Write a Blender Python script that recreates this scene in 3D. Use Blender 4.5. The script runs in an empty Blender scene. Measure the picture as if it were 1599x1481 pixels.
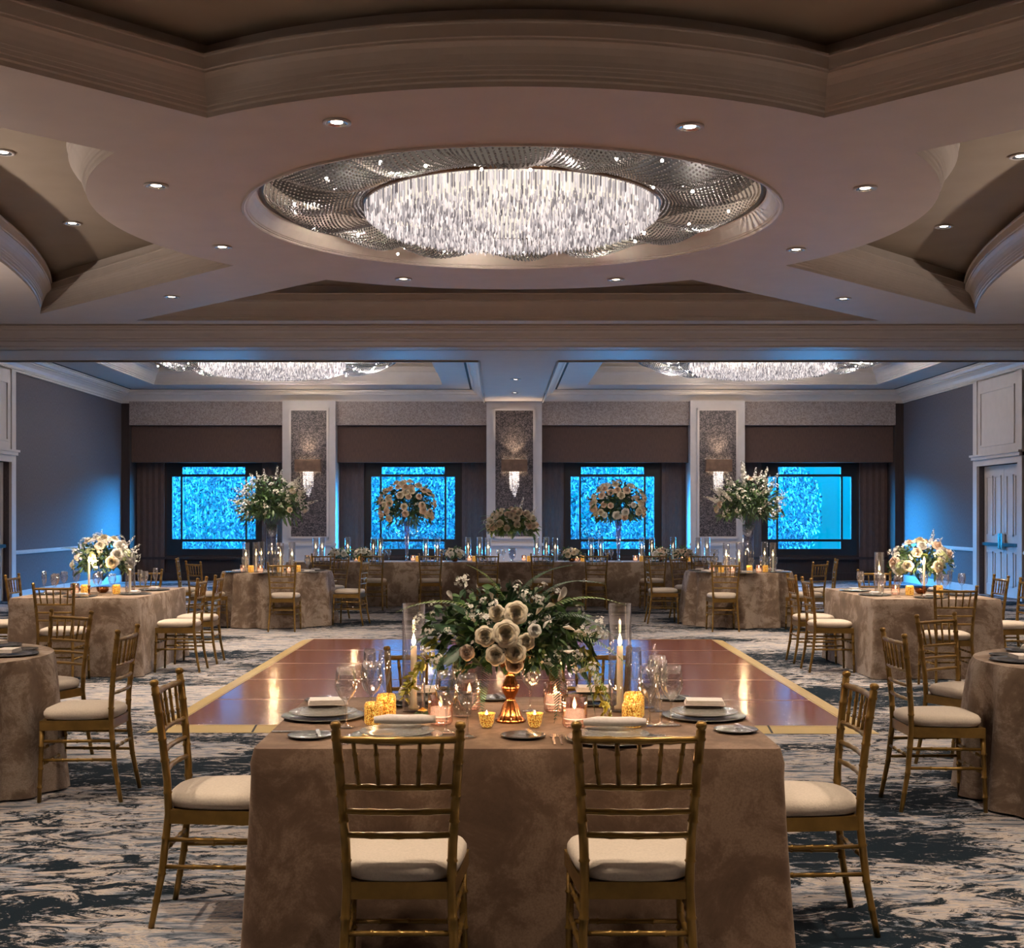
import bpy, math, random
from math import sin, cos, pi, sqrt, radians
from mathutils import Vector, Matrix, Euler
from mathutils.geometry import tessellate_polygon
random.seed(7)
SC = bpy.context.scene
COL = SC.collection
ZC = 4.45            # main soffit height
FOC = 1980.0; VX = 780.0; VY = 806.0; CH = 1.53

# ------------------------------------------------------------------ helpers
class MB:
    def __init__(s): s.v = []; s.f = []; s.sm = []
    def add(s, vs, fs, smooth=False):
        n = len(s.v); s.v += [tuple(p) for p in vs]
        s.f += [tuple(n + i for i in f) for f in fs]; s.sm += [smooth] * len(fs)
        return s
    def box(s, x0, x1, y0, y1, z0, z1):
        vs = [(x, y, z) for z in (z0, z1) for y in (y0, y1) for x in (x0, x1)]
        return s.add(vs, [(0, 2, 3, 1), (4, 5, 7, 6), (0, 1, 5, 4), (2, 6, 7, 3), (0, 4, 6, 2), (1, 3, 7, 5)])
    def tube(s, pts, rad, n=8, caps=True, smooth=True):
        pts = [Vector(p) for p in pts]; m = len(pts)
        if not isinstance(rad, (list, tuple)): rad = [rad] * m
        rings = []; up = None
        for i, p in enumerate(pts):
            t = (pts[min(i + 1, m - 1)] - pts[max(i - 1, 0)])
            if t.length < 1e-9: t = Vector((0, 0, 1))
            t.normalize()
            if up is None: up = Vector((0, 1, 0)) if abs(t.y) < .9 else Vector((1, 0, 0))
            a = t.cross(up).normalized(); b = a.cross(t).normalized(); up = b
            rings.append([p + (a * cos(2 * pi * k / n) + b * sin(2 * pi * k / n)) * rad[i] for k in range(n)])
        vs = [q for r in rings for q in r]
        fs = [(i * n + k, i * n + (k + 1) % n, (i + 1) * n + (k + 1) % n, (i + 1) * n + k) for i in range(m - 1) for k in range(n)]
        if caps: fs += [tuple(range(n))[::-1], tuple((m - 1) * n + k for k in range(n))]
        return s.add(vs, fs, smooth)
    def lathe(s, prof, n=20, c=(0, 0, 0), flute=0, fa=0., smooth=True):
        vs = []; m = len(prof)
        for r, z in prof:
            for k in range(n):
                a = 2 * pi * k / n; rr = r * (1 + (fa * cos(flute * a) if flute else 0))
                vs.append((c[0] + rr * cos(a), c[1] + rr * sin(a), c[2] + z))
        fs = [(i * n + k, i * n + (k + 1) % n, (i + 1) * n + (k + 1) % n, (i + 1) * n + k) for i in range(m - 1) for k in range(n)]
        return s.add(vs, fs, smooth)
    def ext(s, prof, x0, x1):
        """profile of (y,z) extruded along x"""
        n = len(prof); vs = [(x0, y, z) for y, z in prof] + [(x1, y, z) for y, z in prof]
        return s.add(vs, [(i, i + 1, n + i + 1, n + i) for i in range(n - 1)])
    def xf(s, M, start=0):
        for i in range(start, len(s.v)): s.v[i] = tuple(M @ Vector(s.v[i]))
        return s
    def mesh(s, name, mat=None):
        me = bpy.data.meshes.new(name); me.from_pydata(s.v, [], s.f)
        me.polygons.foreach_set('use_smooth', s.sm)
        for m in (mat if isinstance(mat, (list, tuple)) else [mat] if mat else []): me.materials.append(m)
        me.update(); return me
    def obj(s, name, mat, parent=None): return ob(name, s.mesh(name, mat), parent)

def ob(name, data, parent=None):
    o = bpy.data.objects.new(name, data); COL.objects.link(o)
    if parent: o.parent = parent
    return o
def tag(o, label=None, cat=None, group=None, kind=None):
    if label: o['label'] = label
    if cat: o['category'] = cat
    if group: o['group'] = group
    if kind: o['kind'] = kind
    return o
def empty(name): 
    o = ob(name, None); o.empty_display_size = .1; return o
def struct(name, mb, mat, parent=None):
    o = mb.obj(name, mat, parent)
    if not parent: o['kind'] = 'structure'
    return o
def tree(o, parent=None):
    c = o.copy(); COL.objects.link(c); c.parent = parent
    for ch in o.children: tree(ch, c)
    return c
class Proto:
    def __init__(s, root, cat): s.r = root; s.cat = cat; s.used = False
    def put(s, loc, rz=0, label=None, group=None, sc=1, rx=0, ry=0):
        if s.used: o = tree(s.r)
        else: o = s.r; s.used = True
        o.location = loc; o.rotation_euler = (rx, ry, rz); o.scale = (sc,) * 3 if not isinstance(sc, tuple) else sc
        o['category'] = s.cat
        if label: o['label'] = label
        if group: o['group'] = group
        elif 'group' in o: del o['group']
        return o
def tp(px, py, z=.75):
    """point of a level plane at height z seen at a pixel"""
    Y = FOC * (CH - z) / (py - VY); return ((px - VX) * Y / FOC, Y, z)

# ------------------------------------------------------------------ materials
def new(name):
    m = bpy.data.materials.new(name); m.use_nodes = True
    nt = m.node_tree; nt.nodes.clear(); out = nt.nodes.new('ShaderNodeOutputMaterial')
    return m, nt, out
def pbsdf(nt, col=(.5, .5, .5), rough=.6, metal=0., **kw):
    b = nt.nodes.new('ShaderNodeBsdfPrincipled')
    b.inputs['Base Color'].default_value = (*col, 1); b.inputs['Roughness'].default_value = rough
    b.inputs['Metallic'].default_value = metal
    for k, v in kw.items(): b.inputs[k.replace('_', ' ')].default_value = v
    return b
def ramp(nt, fac, stops, interp='LINEAR'):
    r = nt.nodes.new('ShaderNodeValToRGB'); r.color_ramp.interpolation = interp
    e = r.color_ramp.elements
    while len(e) < len(stops): e.new(.5)
    for i, (p, c) in enumerate(stops): e[i].position = p; e[i].color = (*c, 1)
    nt.links.new(fac, r.inputs[0]); return r.outputs[0]
def coords(nt, scale=(1, 1, 1), rot=(0, 0, 0), kind='Object'):
    t = nt.nodes.new('ShaderNodeTexCoord'); mp = nt.nodes.new('ShaderNodeMapping')
    mp.inputs['Scale'].default_value = scale; mp.inputs['Rotation'].default_value = rot
    nt.links.new(t.outputs[kind], mp.inputs[0]); return mp.outputs[0]
def noise(nt, vec, scale, detail=3, rough=.5, dist=0):
    n = nt.nodes.new('ShaderNodeTexNoise'); n.inputs['Scale'].default_value = scale
    n.inputs['Detail'].default_value = detail; n.inputs['Roughness'].default_value = rough
    n.inputs['Distortion'].default_value = dist
    if vec is not None: nt.links.new(vec, n.inputs['Vector'])
    return n.outputs['Fac']
def bump(nt, b, h, s=.3, d=.01):
    n = nt.nodes.new('ShaderNodeBump'); n.inputs['Strength'].default_value = s; n.inputs['Distance'].default_value = d
    nt.links.new(h, n.inputs['Height']); nt.links.new(n.outputs[0], b.inputs['Normal'])
def mixc(nt, f, a, b):
    m = nt.nodes.new('ShaderNodeMix'); m.data_type = 'RGBA'
    for s, v in ((m.inputs[0], f), (m.inputs[6], a), (m.inputs[7], b)):
        if isinstance(v, (int, float)): s.default_value = v
        elif isinstance(v, tuple): s.default_value = (*v, 1)
        else: nt.links.new(v, s)
    return m.outputs[2]
def simple(name, col, rough=.6, metal=0., nscale=0, var=.25, bmp=0, scale=(1, 1, 1), **kw):
    m, nt, out = new(name); b = pbsdf(nt, col, rough, metal, **kw)
    v = coords(nt, scale); f = noise(nt, v, nscale or 8, 4)
    c = ramp(nt, f, [(.3, tuple(x * (1 - var) for x in col)), (.7, tuple(min(1, x * (1 + var)) for x in col))])
    nt.links.new(c, b.inputs['Base Color'])
    if bmp: bump(nt, b, f, bmp)
    nt.links.new(b.outputs[0], out.inputs[0]); return m
def emis(name, col, s):
    m, nt, out = new(name); e = nt.nodes.new('ShaderNodeEmission'); e.inputs[0].default_value = (*col, 1); e.inputs[1].default_value = s
    nt.links.new(e.outputs[0], out.inputs[0]); return m
def glassy(name, tint=(.96, .97, .98), gl=.06, gcol=(1, 1, 1), edge=.9, rough=.03):
    m, nt, out = new(name)
    t = nt.nodes.new('ShaderNodeBsdfTransparent'); t.inputs[0].default_value = (*tint, 1)
    g = nt.nodes.new('ShaderNodeBsdfGlossy'); g.inputs['Roughness'].default_value = rough; g.inputs[0].default_value = (*gcol, 1)
    lw = nt.nodes.new('ShaderNodeLayerWeight'); lw.inputs[0].default_value = .35
    mr = nt.nodes.new('ShaderNodeMapRange'); mr.inputs[3].default_value = gl; mr.inputs[4].default_value = edge
    pw = nt.nodes.new('ShaderNodeMath'); pw.operation = 'POWER'; pw.inputs[1].default_value = 1.2
    nt.links.new(lw.outputs['Facing'], pw.inputs[0]); nt.links.new(pw.outputs[0], mr.inputs[0])
    mx = nt.nodes.new('ShaderNodeMixShader'); nt.links.new(mr.outputs[0], mx.inputs[0])
    nt.links.new(t.outputs[0], mx.inputs[1]); nt.links.new(g.outputs[0], mx.inputs[2]); nt.links.new(mx.outputs[0], out.inputs[0])
    return m
PLASTER = simple('plaster', (.64, .555, .495), .55, nscale=3, var=.03)
CROWN = simple('crown_paint', (.62, .54, .47), .40, nscale=5, var=.03)
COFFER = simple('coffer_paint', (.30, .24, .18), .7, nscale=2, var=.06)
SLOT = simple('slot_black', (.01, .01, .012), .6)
TRIM = simple('trim_paint', (.55, .50, .48), .35, nscale=6, var=.04)
DARK = simple('dark_fabric', (.035, .02, .016), .8, nscale=30, var=.2, scale=(1, 1, .1))
BLACKF = simple('black_frame', (.006, .007, .009), .35)
SHADE = simple('brown_shade', (.085, .045, .032), .8, nscale=60, var=.2, scale=(1, 1, .15))
GOLD = simple('gold_paint', (.235, .14, .035), .28, .6, nscale=14, var=.2)
CUSH = simple('ivory_linen', (.53, .465, .39), .85, nscale=120, var=.08, bmp=.15)
SILVER = simple('silver', (.6, .58, .55), .2, .95)
PEWTER = simple('pewter_plate', (.16, .16, .15), .2, .6, nscale=20)
PLATE = simple('stone_plate', (.20, .195, .18), .22, nscale=60, var=.2)
NAP = simple('napkin_linen', (.72, .66, .62), .8, nscale=90, var=.06)
WAX = simple('candle_wax', (.85, .78, .62), .5, var=.05, Subsurface_Weight=.2)
COPPER = simple('copper_gold', (.34, .125, .045), .18, .9, nscale=10)
GLASS = glassy('clear_glass', gl=.10, edge=1.0, rough=.05)
THINGLASS = glassy('hurricane_glass', (.97, .97, .98), .06, edge=.9)
PINKG = glassy('pink_ribbed_glass', (.95, .80, .75), .26, (1, .85, .8), 1, .12)
AMBER, _nt, _o = new('amber_mercury_glass')
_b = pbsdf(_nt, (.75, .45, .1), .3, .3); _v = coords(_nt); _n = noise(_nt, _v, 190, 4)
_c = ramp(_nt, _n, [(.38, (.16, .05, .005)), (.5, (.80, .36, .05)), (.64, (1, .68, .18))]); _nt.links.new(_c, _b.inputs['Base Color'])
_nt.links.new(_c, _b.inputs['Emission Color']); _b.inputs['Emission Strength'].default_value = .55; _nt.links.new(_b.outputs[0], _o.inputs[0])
WINGLASS = glassy('window_glass', (.9, .95, 1), .03, edge=.35)
FLAME = emis('flame', (1, .72, .32), 30)
GLOWWAX = emis('lit_wax', (1, .70, .45), 2.4)
LAMP = emis('lamp_glow', (1, .86, .68), 14)
BULB = emis('bulb_glow', (1, .9, .78), 60)
LED = simple('reflector', (.75, .78, .85), .12, .9)
LEAF = simple('leaf_green', (.075, .15, .05), .45, nscale=9, var=.6)
LEAFD = simple('leaf_dark', (.035, .08, .04), .35, nscale=9, var=.5)
FERN = simple('fern_green', (.14, .22, .05), .5, nscale=9, var=.4)
YLEAF = simple('leaf_lime', (.42, .40, .06), .5, nscale=9, var=.3)
ROSE = simple('rose_cream', (.82, .73, .56), .6, nscale=3, var=.03)
BLUSH = simple('rose_blush', (.82, .64, .50), .6, nscale=3, var=.05)
WHITE = simple('petal_white', (.86, .84, .78), .6, nscale=5, var=.03)
LIME = simple('hydrangea_green', (.50, .58, .28), .6, nscale=20, var=.15)
STEM = simple('stem_green', (.08, .12, .04), .5)

# carpet
CARPET, nt, out = new('carpet_pattern')
b = pbsdf(nt, (.3, .3, .3), .95, Specular_IOR_Level=.08)
v = coords(nt)
st = noise(nt, coords(nt, (1.0, 4.2, 1)), 2.6, 10, .72, 1.6)
base = ramp(nt, st, [(.36, (.045, .065, .09)), (.43, (.14, .165, .205)), (.49, (.32, .32, .35)), (.54, (.47, .40, .34)), (.59, (.22, .225, .25)), (.66, (.62, .59, .57))])
big = noise(nt, coords(nt, (.45, 1.0, 1), (0, 0, .25)), .9, 3, .5, .8)
fine = noise(nt, coords(nt, (1, 1.8, 1), (0, 0, -.15)), 3.4, 11, .80, 2.2)
m1 = nt.nodes.new('ShaderNodeMath'); m1.operation = 'MULTIPLY_ADD'; m1.inputs[1].default_value = 1.5
nt.links.new(fine, m1.inputs[0]); nt.links.new(big, m1.inputs[2])
dk = ramp(nt, m1.outputs[0], [(.985, (0, 0, 0)), (1.0, (1, 1, 1))])
m2 = nt.nodes.new('ShaderNodeMath'); m2.operation = 'MULTIPLY'; m2.inputs[1].default_value = .5; nt.links.new(m1.outputs[0], m2.inputs[0])
dk = ramp(nt, m2.outputs[0], [(.622, (0, 0, 0)), (.64, (1, 1, 1))])
c2 = mixc(nt, dk, base, (.007, .014, .022))
nt.links.new(c2, b.inputs['Base Color'])
bump(nt, b, noise(nt, v, 240, 2), .4, .004)
nt.links.new(b.outputs[0], out.inputs[0])

# velvet / damask table cloth
def cloth_mat(name, base, light):
    m, nt, out = new(name); b = pbsdf(nt, base, .75, 0., Sheen_Weight=.12, Sheen_Roughness=.4, Specular_IOR_Level=.2)
    b.inputs['Sheen Tint'].default_value = (.9, .75, .6, 1)
    n1 = noise(nt, coords(nt), 4.2, 9, .72, .4); n2 = noise(nt, coords(nt), 150, 2)
    c = ramp(nt, n1, [(.38, tuple(x * .6 for x in base)), (.47, base), (.56, light)])
    c = mixc(nt, n2, c, tuple(x * .85 for x in base)); nt.links.new(c, b.inputs['Base Color'])
    bump(nt, b, n1, .12, .01); nt.links.new(b.outputs[0], out.inputs[0]); return m
CLOTH = cloth_mat('taupe_velvet', (.21, .15, .108), (.50, .42, .35))
CLOTHW = cloth_mat('bronze_velvet', (.138, .086, .056), (.27, .185, .13))

# wall fabric
WALLF, nt, out = new('wall_fabric')
b = pbsdf(nt, (.2, .15, .14), .85)
w = noise(nt, coords(nt, (40, 40, 3)), 6, 3)
c = ramp(nt, w, [(.35, (.066, .054, .060)), (.65, (.115, .098, .106))]); nt.links.new(c, b.inputs['Base Color'])
nt.links.new(b.outputs[0], out.inputs[0])
def speckle(name, a, bcol, sc, th=.5, metal=0, rough=.6):
    m, nt, out = new(name); b = pbsdf(nt, a, rough, metal)
    n = noise(nt, coords(nt), sc, 3, .6, 1.5)
    c = ramp(nt, n, [(th - .04, a), (th + .04, bcol)]); nt.links.new(c, b.inputs['Base Color'])
    nt.links.new(b.outputs[0], out.inputs[0]); return m
VALP = speckle('valance_pattern', (.24, .185, .165), (.38, .31, .28), 26)
PILP = speckle('pilaster_pattern', (.035, .03, .034), (.17, .14, .14), 24, .52, .3, .4)

# dance floor wood
WOOD, nt, out = new('mahogany')
b = pbsdf(nt, (.2, .06, .04), .17, 0., Specular_IOR_Level=.45)
n = noise(nt, coords(nt, (1.2, 9, 1)), 2.2, 6, .6, .4)
c = ramp(nt, n, [(.3, (.08, .021, .014)), (.5, (.13, .037, .024)), (.7, (.19, .058, .036))]); nt.links.new(c, b.inputs['Base Color'])
bump(nt, b, noise(nt, coords(nt, (1, 1, 1)), 1.6, 2), .12, .02)
nt.links.new(b.outputs[0], out.inputs[0])
BRASS = simple('brass_trim', (.42, .31, .12), .4, .25, nscale=4, var=.08)
SEAM = simple('seam_metal', (.50, .38, .28), .35, .5)

# ------------------------------------------------------------------ room shell
XL, XR, YB, YF = -8.8, 9.4, 29.5, -4.0
struct('floor', MB().box(XL - .3, XR + .3, YF - .3, 31.5, -.1, 0), CARPET)
def poly(mb, outer, holes, z, flip=False):
    loops = [[Vector((x, y, z)) for x, y in outer]] + [[Vector((x, y, z)) for x, y in h] for h in holes]
    flat = [p for l in loops for p in l]
    tris = tessellate_polygon(loops)
    mb.add(flat, [tuple(t) for t in tris])
def sweep(mb, loop, prof, z0, smooth=True):
    """loop: closed CCW outline; prof: (inward offset, dz)"""
    n = len(loop); m = len(prof); vs = []
    for i in range(n):
        p0, p1, p2 = Vector(loop[i - 1]), Vector(loop[i]), Vector(loop[(i + 1) % n])
        a = (p1 - p0).normalized(); c = (p2 - p1).normalized()
        na = Vector((-a.y, a.x)); nc = Vector((-c.y, c.x)); h = (na + nc)
        h = h / max(.35, h.dot(nc)) if h.length > .01 else nc
        for off, dz in prof: vs.append((p1.x + h.x * off, p1.y + h.y * off, z0 + dz))
    corner = []
    fs = [(i * m + k, i * m + k + 1, ((i + 1) % n) * m + k + 1, ((i + 1) % n) * m + k) for i in range(n) for k in range(m - 1)]
    mb.add(vs, fs, False)
CX, CY = .12, 12.48
RX, RY, W = 4.0, 3.86, .92
def elp(rx, ry, t0, t1, n): return [(rx * cos(t0 + (t1 - t0) * i / n), ry * sin(t0 + (t1 - t0) * i / n)) for i in range(n + 1)]
def bis(f, a, b):
    for _ in range(60):
        m = (a + b) / 2
        if f(a) * f(m) <= 0: b = m
        else: a = m
    return a
tA = bis(lambda t: RY * sin(t) - RX * cos(t) - W, pi / 4, pi / 2)        # circle meets line y=x+W
tB = bis(lambda t: RX * cos(t) - RY * sin(t) - W, 0, pi / 4)             # circle meets line x=y+W
FY = 6.47; RA = 17.0; XA = 5.72
arcx = lambda y: -(XA + RA) + sqrt(RA * RA - y * y)
far = [(FY - W, FY), (-(FY - W), FY)] + elp(RX, RY, pi - tA, tA, 40)
near = [(x, -y) for x, y in far][::-1]
yb = bis(lambda y: -(y + W) - arcx(y), 1, 8)
right_arc = [(-arcx(y), y) for y in [yb * (1 - 2 * i / 30) for i in range(31)]]       # from top to bottom
rightc = (elp(RX, RY, -tB, tB, 30)[::-1] + right_arc[::-1])
# order: circle from upper(tB) down to lower(-tB), then arc bottom -> top : orientation check below
def ccw(l):
    a = sum(l[i - 1][0] * l[i][1] - l[i][0] * l[i - 1][1] for i in range(len(l)))
    return l if a > 0 else l[::-1]
leftc = [(-x, y) for x, y in rightc]
loops = [ccw([(x + CX, y + CY) for x, y in l]) for l in (far, near, leftc, rightc)]
ring = [(CX + x, CY - .05 + y) for x, y in elp(2.58, 2.47, 0, 2 * pi, 96)[:-1]]
slot0, slot1 = 19.28, 19.33
ceil = MB()
poly(ceil, [(XL - .2, YF - .2), (XR + .2, YF - .2), (XR + .2, slot0), (XL - .2, slot0)], loops + [ring], ZC)
R1 = [(-7.68, 22.3), (-1.27, 22.3), (-1.27, 28.2), (-7.68, 28.2)]
R2 = [(1.96, 22.3), (8.40, 22.3), (8.40, 28.2), (1.96, 28.2)]
poly(ceil, [(XL - .2, 21.6), (XR + .2, 21.6), (XR + .2, 30.3), (XL - .2, 30.3)], [R1, R2], ZC)
ceil.box(XL - .3, XR + .3, slot0, slot1, ZC + .12, ZC + .16)
struct('ceiling', ceil, PLASTER)
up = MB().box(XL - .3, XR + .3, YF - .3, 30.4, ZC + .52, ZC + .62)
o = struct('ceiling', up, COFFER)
prof = [(0, 0), (0, .035), (.015, .045), (.015, .07), (.03, .075), (.035, .10), (.04, .105), (.045, .125), (.05, .13), (.058, .16), (.075, .20), (.10, .24), (.125, .262), (.135, .268),
        (.135, .285), (.15, .29), (.15, .375), (.165, .38), (.165, .395), (.02, .395), (.02, .52)]
for i, l in enumerate(loops):
    mb = MB(); sweep(mb, l, prof, ZC); struct('trim_%d' % (i + 1), mb, CROWN)
prof_b = [(o_ * .9, z_ * .9) for o_, z_ in prof]
for i, l in enumerate((R1, R2)):
    mb = MB(); sweep(mb, l, prof, ZC); struct('trim_%d' % (i + 5), mb, CROWN)
pr = [(-.03, -.002), (-.02, -.018), (0, -.018), (.012, -.006), (.012, .002), (.03, .004), (.03, .012), (.045, .02), (.06, .05), (.085, .10), (.115, .14), (.13, .15), (.13, .18), (.15, .185), (.15, .52)]
mb = MB(); sweep(mb, ring, pr, ZC); struct('trim_7', mb, CROWN)
# cross beam with stepped mouldings on its near face
bp = [(slot1, ZC + .16), (slot1, ZC - .02), (19.38, ZC - .02), (19.40, ZC - .05), (19.46, ZC - .055), (19.47, ZC - .075), (19.55, ZC - .10), (19.63, ZC - .15), (19.70, ZC - .155),
      (19.71, ZC - .175), (19.80, ZC - .18), (19.81, ZC - .20), (19.90, ZC - .23), (19.98, ZC - .235), (20.0, ZC - .26), (20.09, ZC - .265), (20.1, ZC - .27), (20.22, ZC - .27), (20.22, ZC - .15), (20.30, ZC - .15), (20.30, ZC - .27),
      (21.6, ZC - .27), (21.6, ZC + .1)]
struct('trim_8', MB().ext(bp, XL - .2, XR + .2), CROWN)
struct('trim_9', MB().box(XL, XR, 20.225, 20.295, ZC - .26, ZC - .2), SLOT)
struct('trim_10', MB().box(-.34, .98, 21.6, 29.4, ZC - .27, ZC + .05), PLASTER)
# crown and air slot round the two rear ceilings
cp = [(0, -.30), (.03, -.30), (.03, -.265), (.05, -.26), (.06, -.22), (.10, -.17), (.16, -.13), (.19, -.12), (.19, -.10), (.23, -.095), (.26, -.06), (.26, -.03), (.29, -.025), (.29, -.005)]
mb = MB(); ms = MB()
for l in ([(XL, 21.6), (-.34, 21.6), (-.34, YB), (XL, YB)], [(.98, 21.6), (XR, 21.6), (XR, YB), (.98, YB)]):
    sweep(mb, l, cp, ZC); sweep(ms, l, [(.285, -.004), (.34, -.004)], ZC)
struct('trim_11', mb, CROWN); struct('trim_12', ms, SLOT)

# walls
def wall_side(name, X, s, y0, y1, dy0, dy1):
    """side wall with a doorway from dy0 to dy1; s=-1 left, +1 right"""
    mb = MB(); a, c = (X, X + s * .2) if s > 0 else (X + s * .2, X)
    mb.box(a, c, y0, dy0, 0, 5.1).box(a, c, dy1, y1, 0, 5.1).box(a, c, dy0, dy1, 2.5, 5.1); b0, b1 = sorted((X + s * .16, X + s * .3)); mb.box(b0, b1, dy0 - .2, dy1 + .2, -.05, 2.8)  # last box added behind the door to stop outside light leaking in
    w_ = struct(name, mb, WALLF)
    t = MB(); q = lambda d: sorted((X, X - s * d))
    for u0, u1 in ((dy1 + .22, y1), (y0, dy0 - .22)):
        for z0, z1, d in ((.83, .90, .03), (.85, .88, .045)):
            e = q(d); t.box(e[0], e[1], u0, u1, z0, z1)
    struct('trim_%s_chair_rail' % ('left' if s < 0 else 'right'), t, TRIM)
    t = MB(); e = q(.02)
    for u0, u1 in ((dy1 + .22, y1), (y0, dy0 - .22)): t.box(e[0], e[1], u0, u1, 0, .16)
    struct('baseboard_' + ('left' if s < 0 else 'right'), t, TRIM)
    # casing and over-door panel
    t = MB(); e = q(.05); f = q(.09)
    t.box(e[0], e[1], dy1, dy1 + .2, 0, ZC - .28).box(e[0], e[1], dy0 - .2, dy0, 0, ZC - .28)
    t.box(e[0], e[1], dy0, dy1, 2.50, 2.62).box(f[0], f[1], dy0 - .2, dy1 + .2, 2.62, 2.68)
    g = q(.12); t.box(g[0], g[1], dy0 - .22, dy1 + .22, 2.68, 2.72); e2 = q(.03)
    t.box(e2[0], e2[1], dy0, dy1, 2.72, ZC - .28)
    ym = (dy0 + dy1) / 2
    for u0, u1, z0, z1 in ((dy0 + .15, dy1 - .15, 2.86, 2.90), (dy0 + .15, dy1 - .15, 3.90, 3.94), (dy0 + .15, dy0 + .19, 2.90, 3.90), (dy1 - .19, dy1 - .15, 2.90, 3.90)):
        t.box(e[0], e[1], u0, u1, z0, z1)
    struct('trim_%s_door_casing' % ('left' if s < 0 else 'right'), t, TRIM)
    d = empty('door_1' if s < 0 else 'door_2'); d['kind'] = 'structure'
    for u0, u1 in ((dy0 + .01, ym - .006), (ym + .006, dy1 - .01)):
        x0, x1 = sorted((X + s * .10, X + s * .15)); lf = MB().box(x0, x1, u0, u1, .01, 2.49)
        um = (u0 + u1) / 2
        for z0, z1 in ((.2, .85), (1.15, 2.3)):
            for v0, v1 in ((u0 + .12, um - .04), (um + .04, u1 - .12)):
                r0, r1 = sorted((X + s * .085, X + s * .10))
                for a0, a1, b0, b1 in ((v0, v1, z0, z0 + .03), (v0, v1, z1 - .03, z1), (v0, v0 + .03, z0, z1), (v1 - .03, v1, z0, z1)):
                    lf.box(r0, r1, a0, a1, b0, b1)
        lo = lf.obj('door_leaf', TRIM, d)
        r0, r1 = sorted((X + s * .02, X + s * .08))
        MB().box(r0, r1, u0 + .08, u1 - .08, .96, 1.02).obj('panic_bar', BLACKF, lo)
        MB().box(r0, r1, ym - .1 if u1 < ym else ym + .02, ym - .02 if u1 < ym else ym + .1, .9, 1.2).obj('latch', SILVER, lo)
wall_side('wall_left', XL, -1, YF, 30.1, 20.9, 22.75)
wall_side('wall_right', XR, 1, YF, 30.1, 22.9, 24.85)
struct('wall_front', MB().box(XL, XR, YF - .2, YF, 0, 5), WALLF)
# rear wall: bays, pilasters, windows
PIL = [(-5.02, -3.79), (-.30, .98), (4.41, 5.67)]
BAY = [(-8.6, -5.02), (-3.79, -.30), (.98, 4.41), (5.67, 9.2)]
WC = [-6.78, -2.05, 2.68, 7.36]
wb = MB()
YW = 30.1
for (a, c), wc in zip(BAY, WC):
    wb.box(a - .6, wc - 1.12, YW, YW + .2, 0, 5.1); wb.box(wc + 1.12, c + .6, YW, YW + .2, 0, 5.1)
    wb.box(wc - 1.12, wc + 1.12, YW, YW + .2, 0, .60); wb.box(wc - 1.12, wc + 1.12, YW, YW + .2, 2.80, 5.1)
wb.box(XL - .1, -8.6, 29.5, YW, 0, 4.5).box(9.2, XR + .1, 29.5, YW, 0, 4.5)
struct('wall_back', wb, DARK)
bb = MB()
for a, c in BAY: bb.box(a, c, 29.98, YW, 0, .18); bb.box(a, c, 30.0, YW, .5, .56)
struct('baseboard_back', bb, DARK)
for i, (a, c) in enumerate(PIL):
    m_ = MB().box(a, c, 29.3, YW, 0, ZC - .26)
    p = struct('wall_pilaster' if 0 else 'trim_%d' % (13 + i), m_, TRIM)
    ia, ic = a + .15, c - .15; z0, z1 = 1.0, 4.02
    t = MB()
    for q_, w_ in ((0, .035), (.035, .02)):
        d = .05 if q_ == 0 else .03
        t.box(ia + q_, ic - q_, 29.3 - d, 29.3, z1 - q_ - w_, z1 - q_).box(ia + q_, ic - q_, 29.3 - d, 29.3, z0 + q_, z0 + q_ + w_)
        t.box(ia + q_, ia + q_ + w_, 29.3 - d, 29.3, z0 + q_, z1 - q_).box(ic - q_ - w_, ic - q_, 29.3 - d, 29.3, z0 + q_, z1 - q_)
    t.obj('panel_moulding', TRIM, p)
    MB().box(ia + .05, ic - .05, 29.285, 29.30, z0 + .05, z1 - .05).obj('patterned_panel', PILP, p)
    MB().box(a - .03, c + .03, 29.24, 29.3, .84, .90).obj('chair_rail', TRIM, p)
    MB().box(a - .02, c + .02, 29.27, 29.3, 0, .18).obj('base_block', TRIM, p)
WN = ['far left', 'centre left', 'centre right', 'far right']
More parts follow.
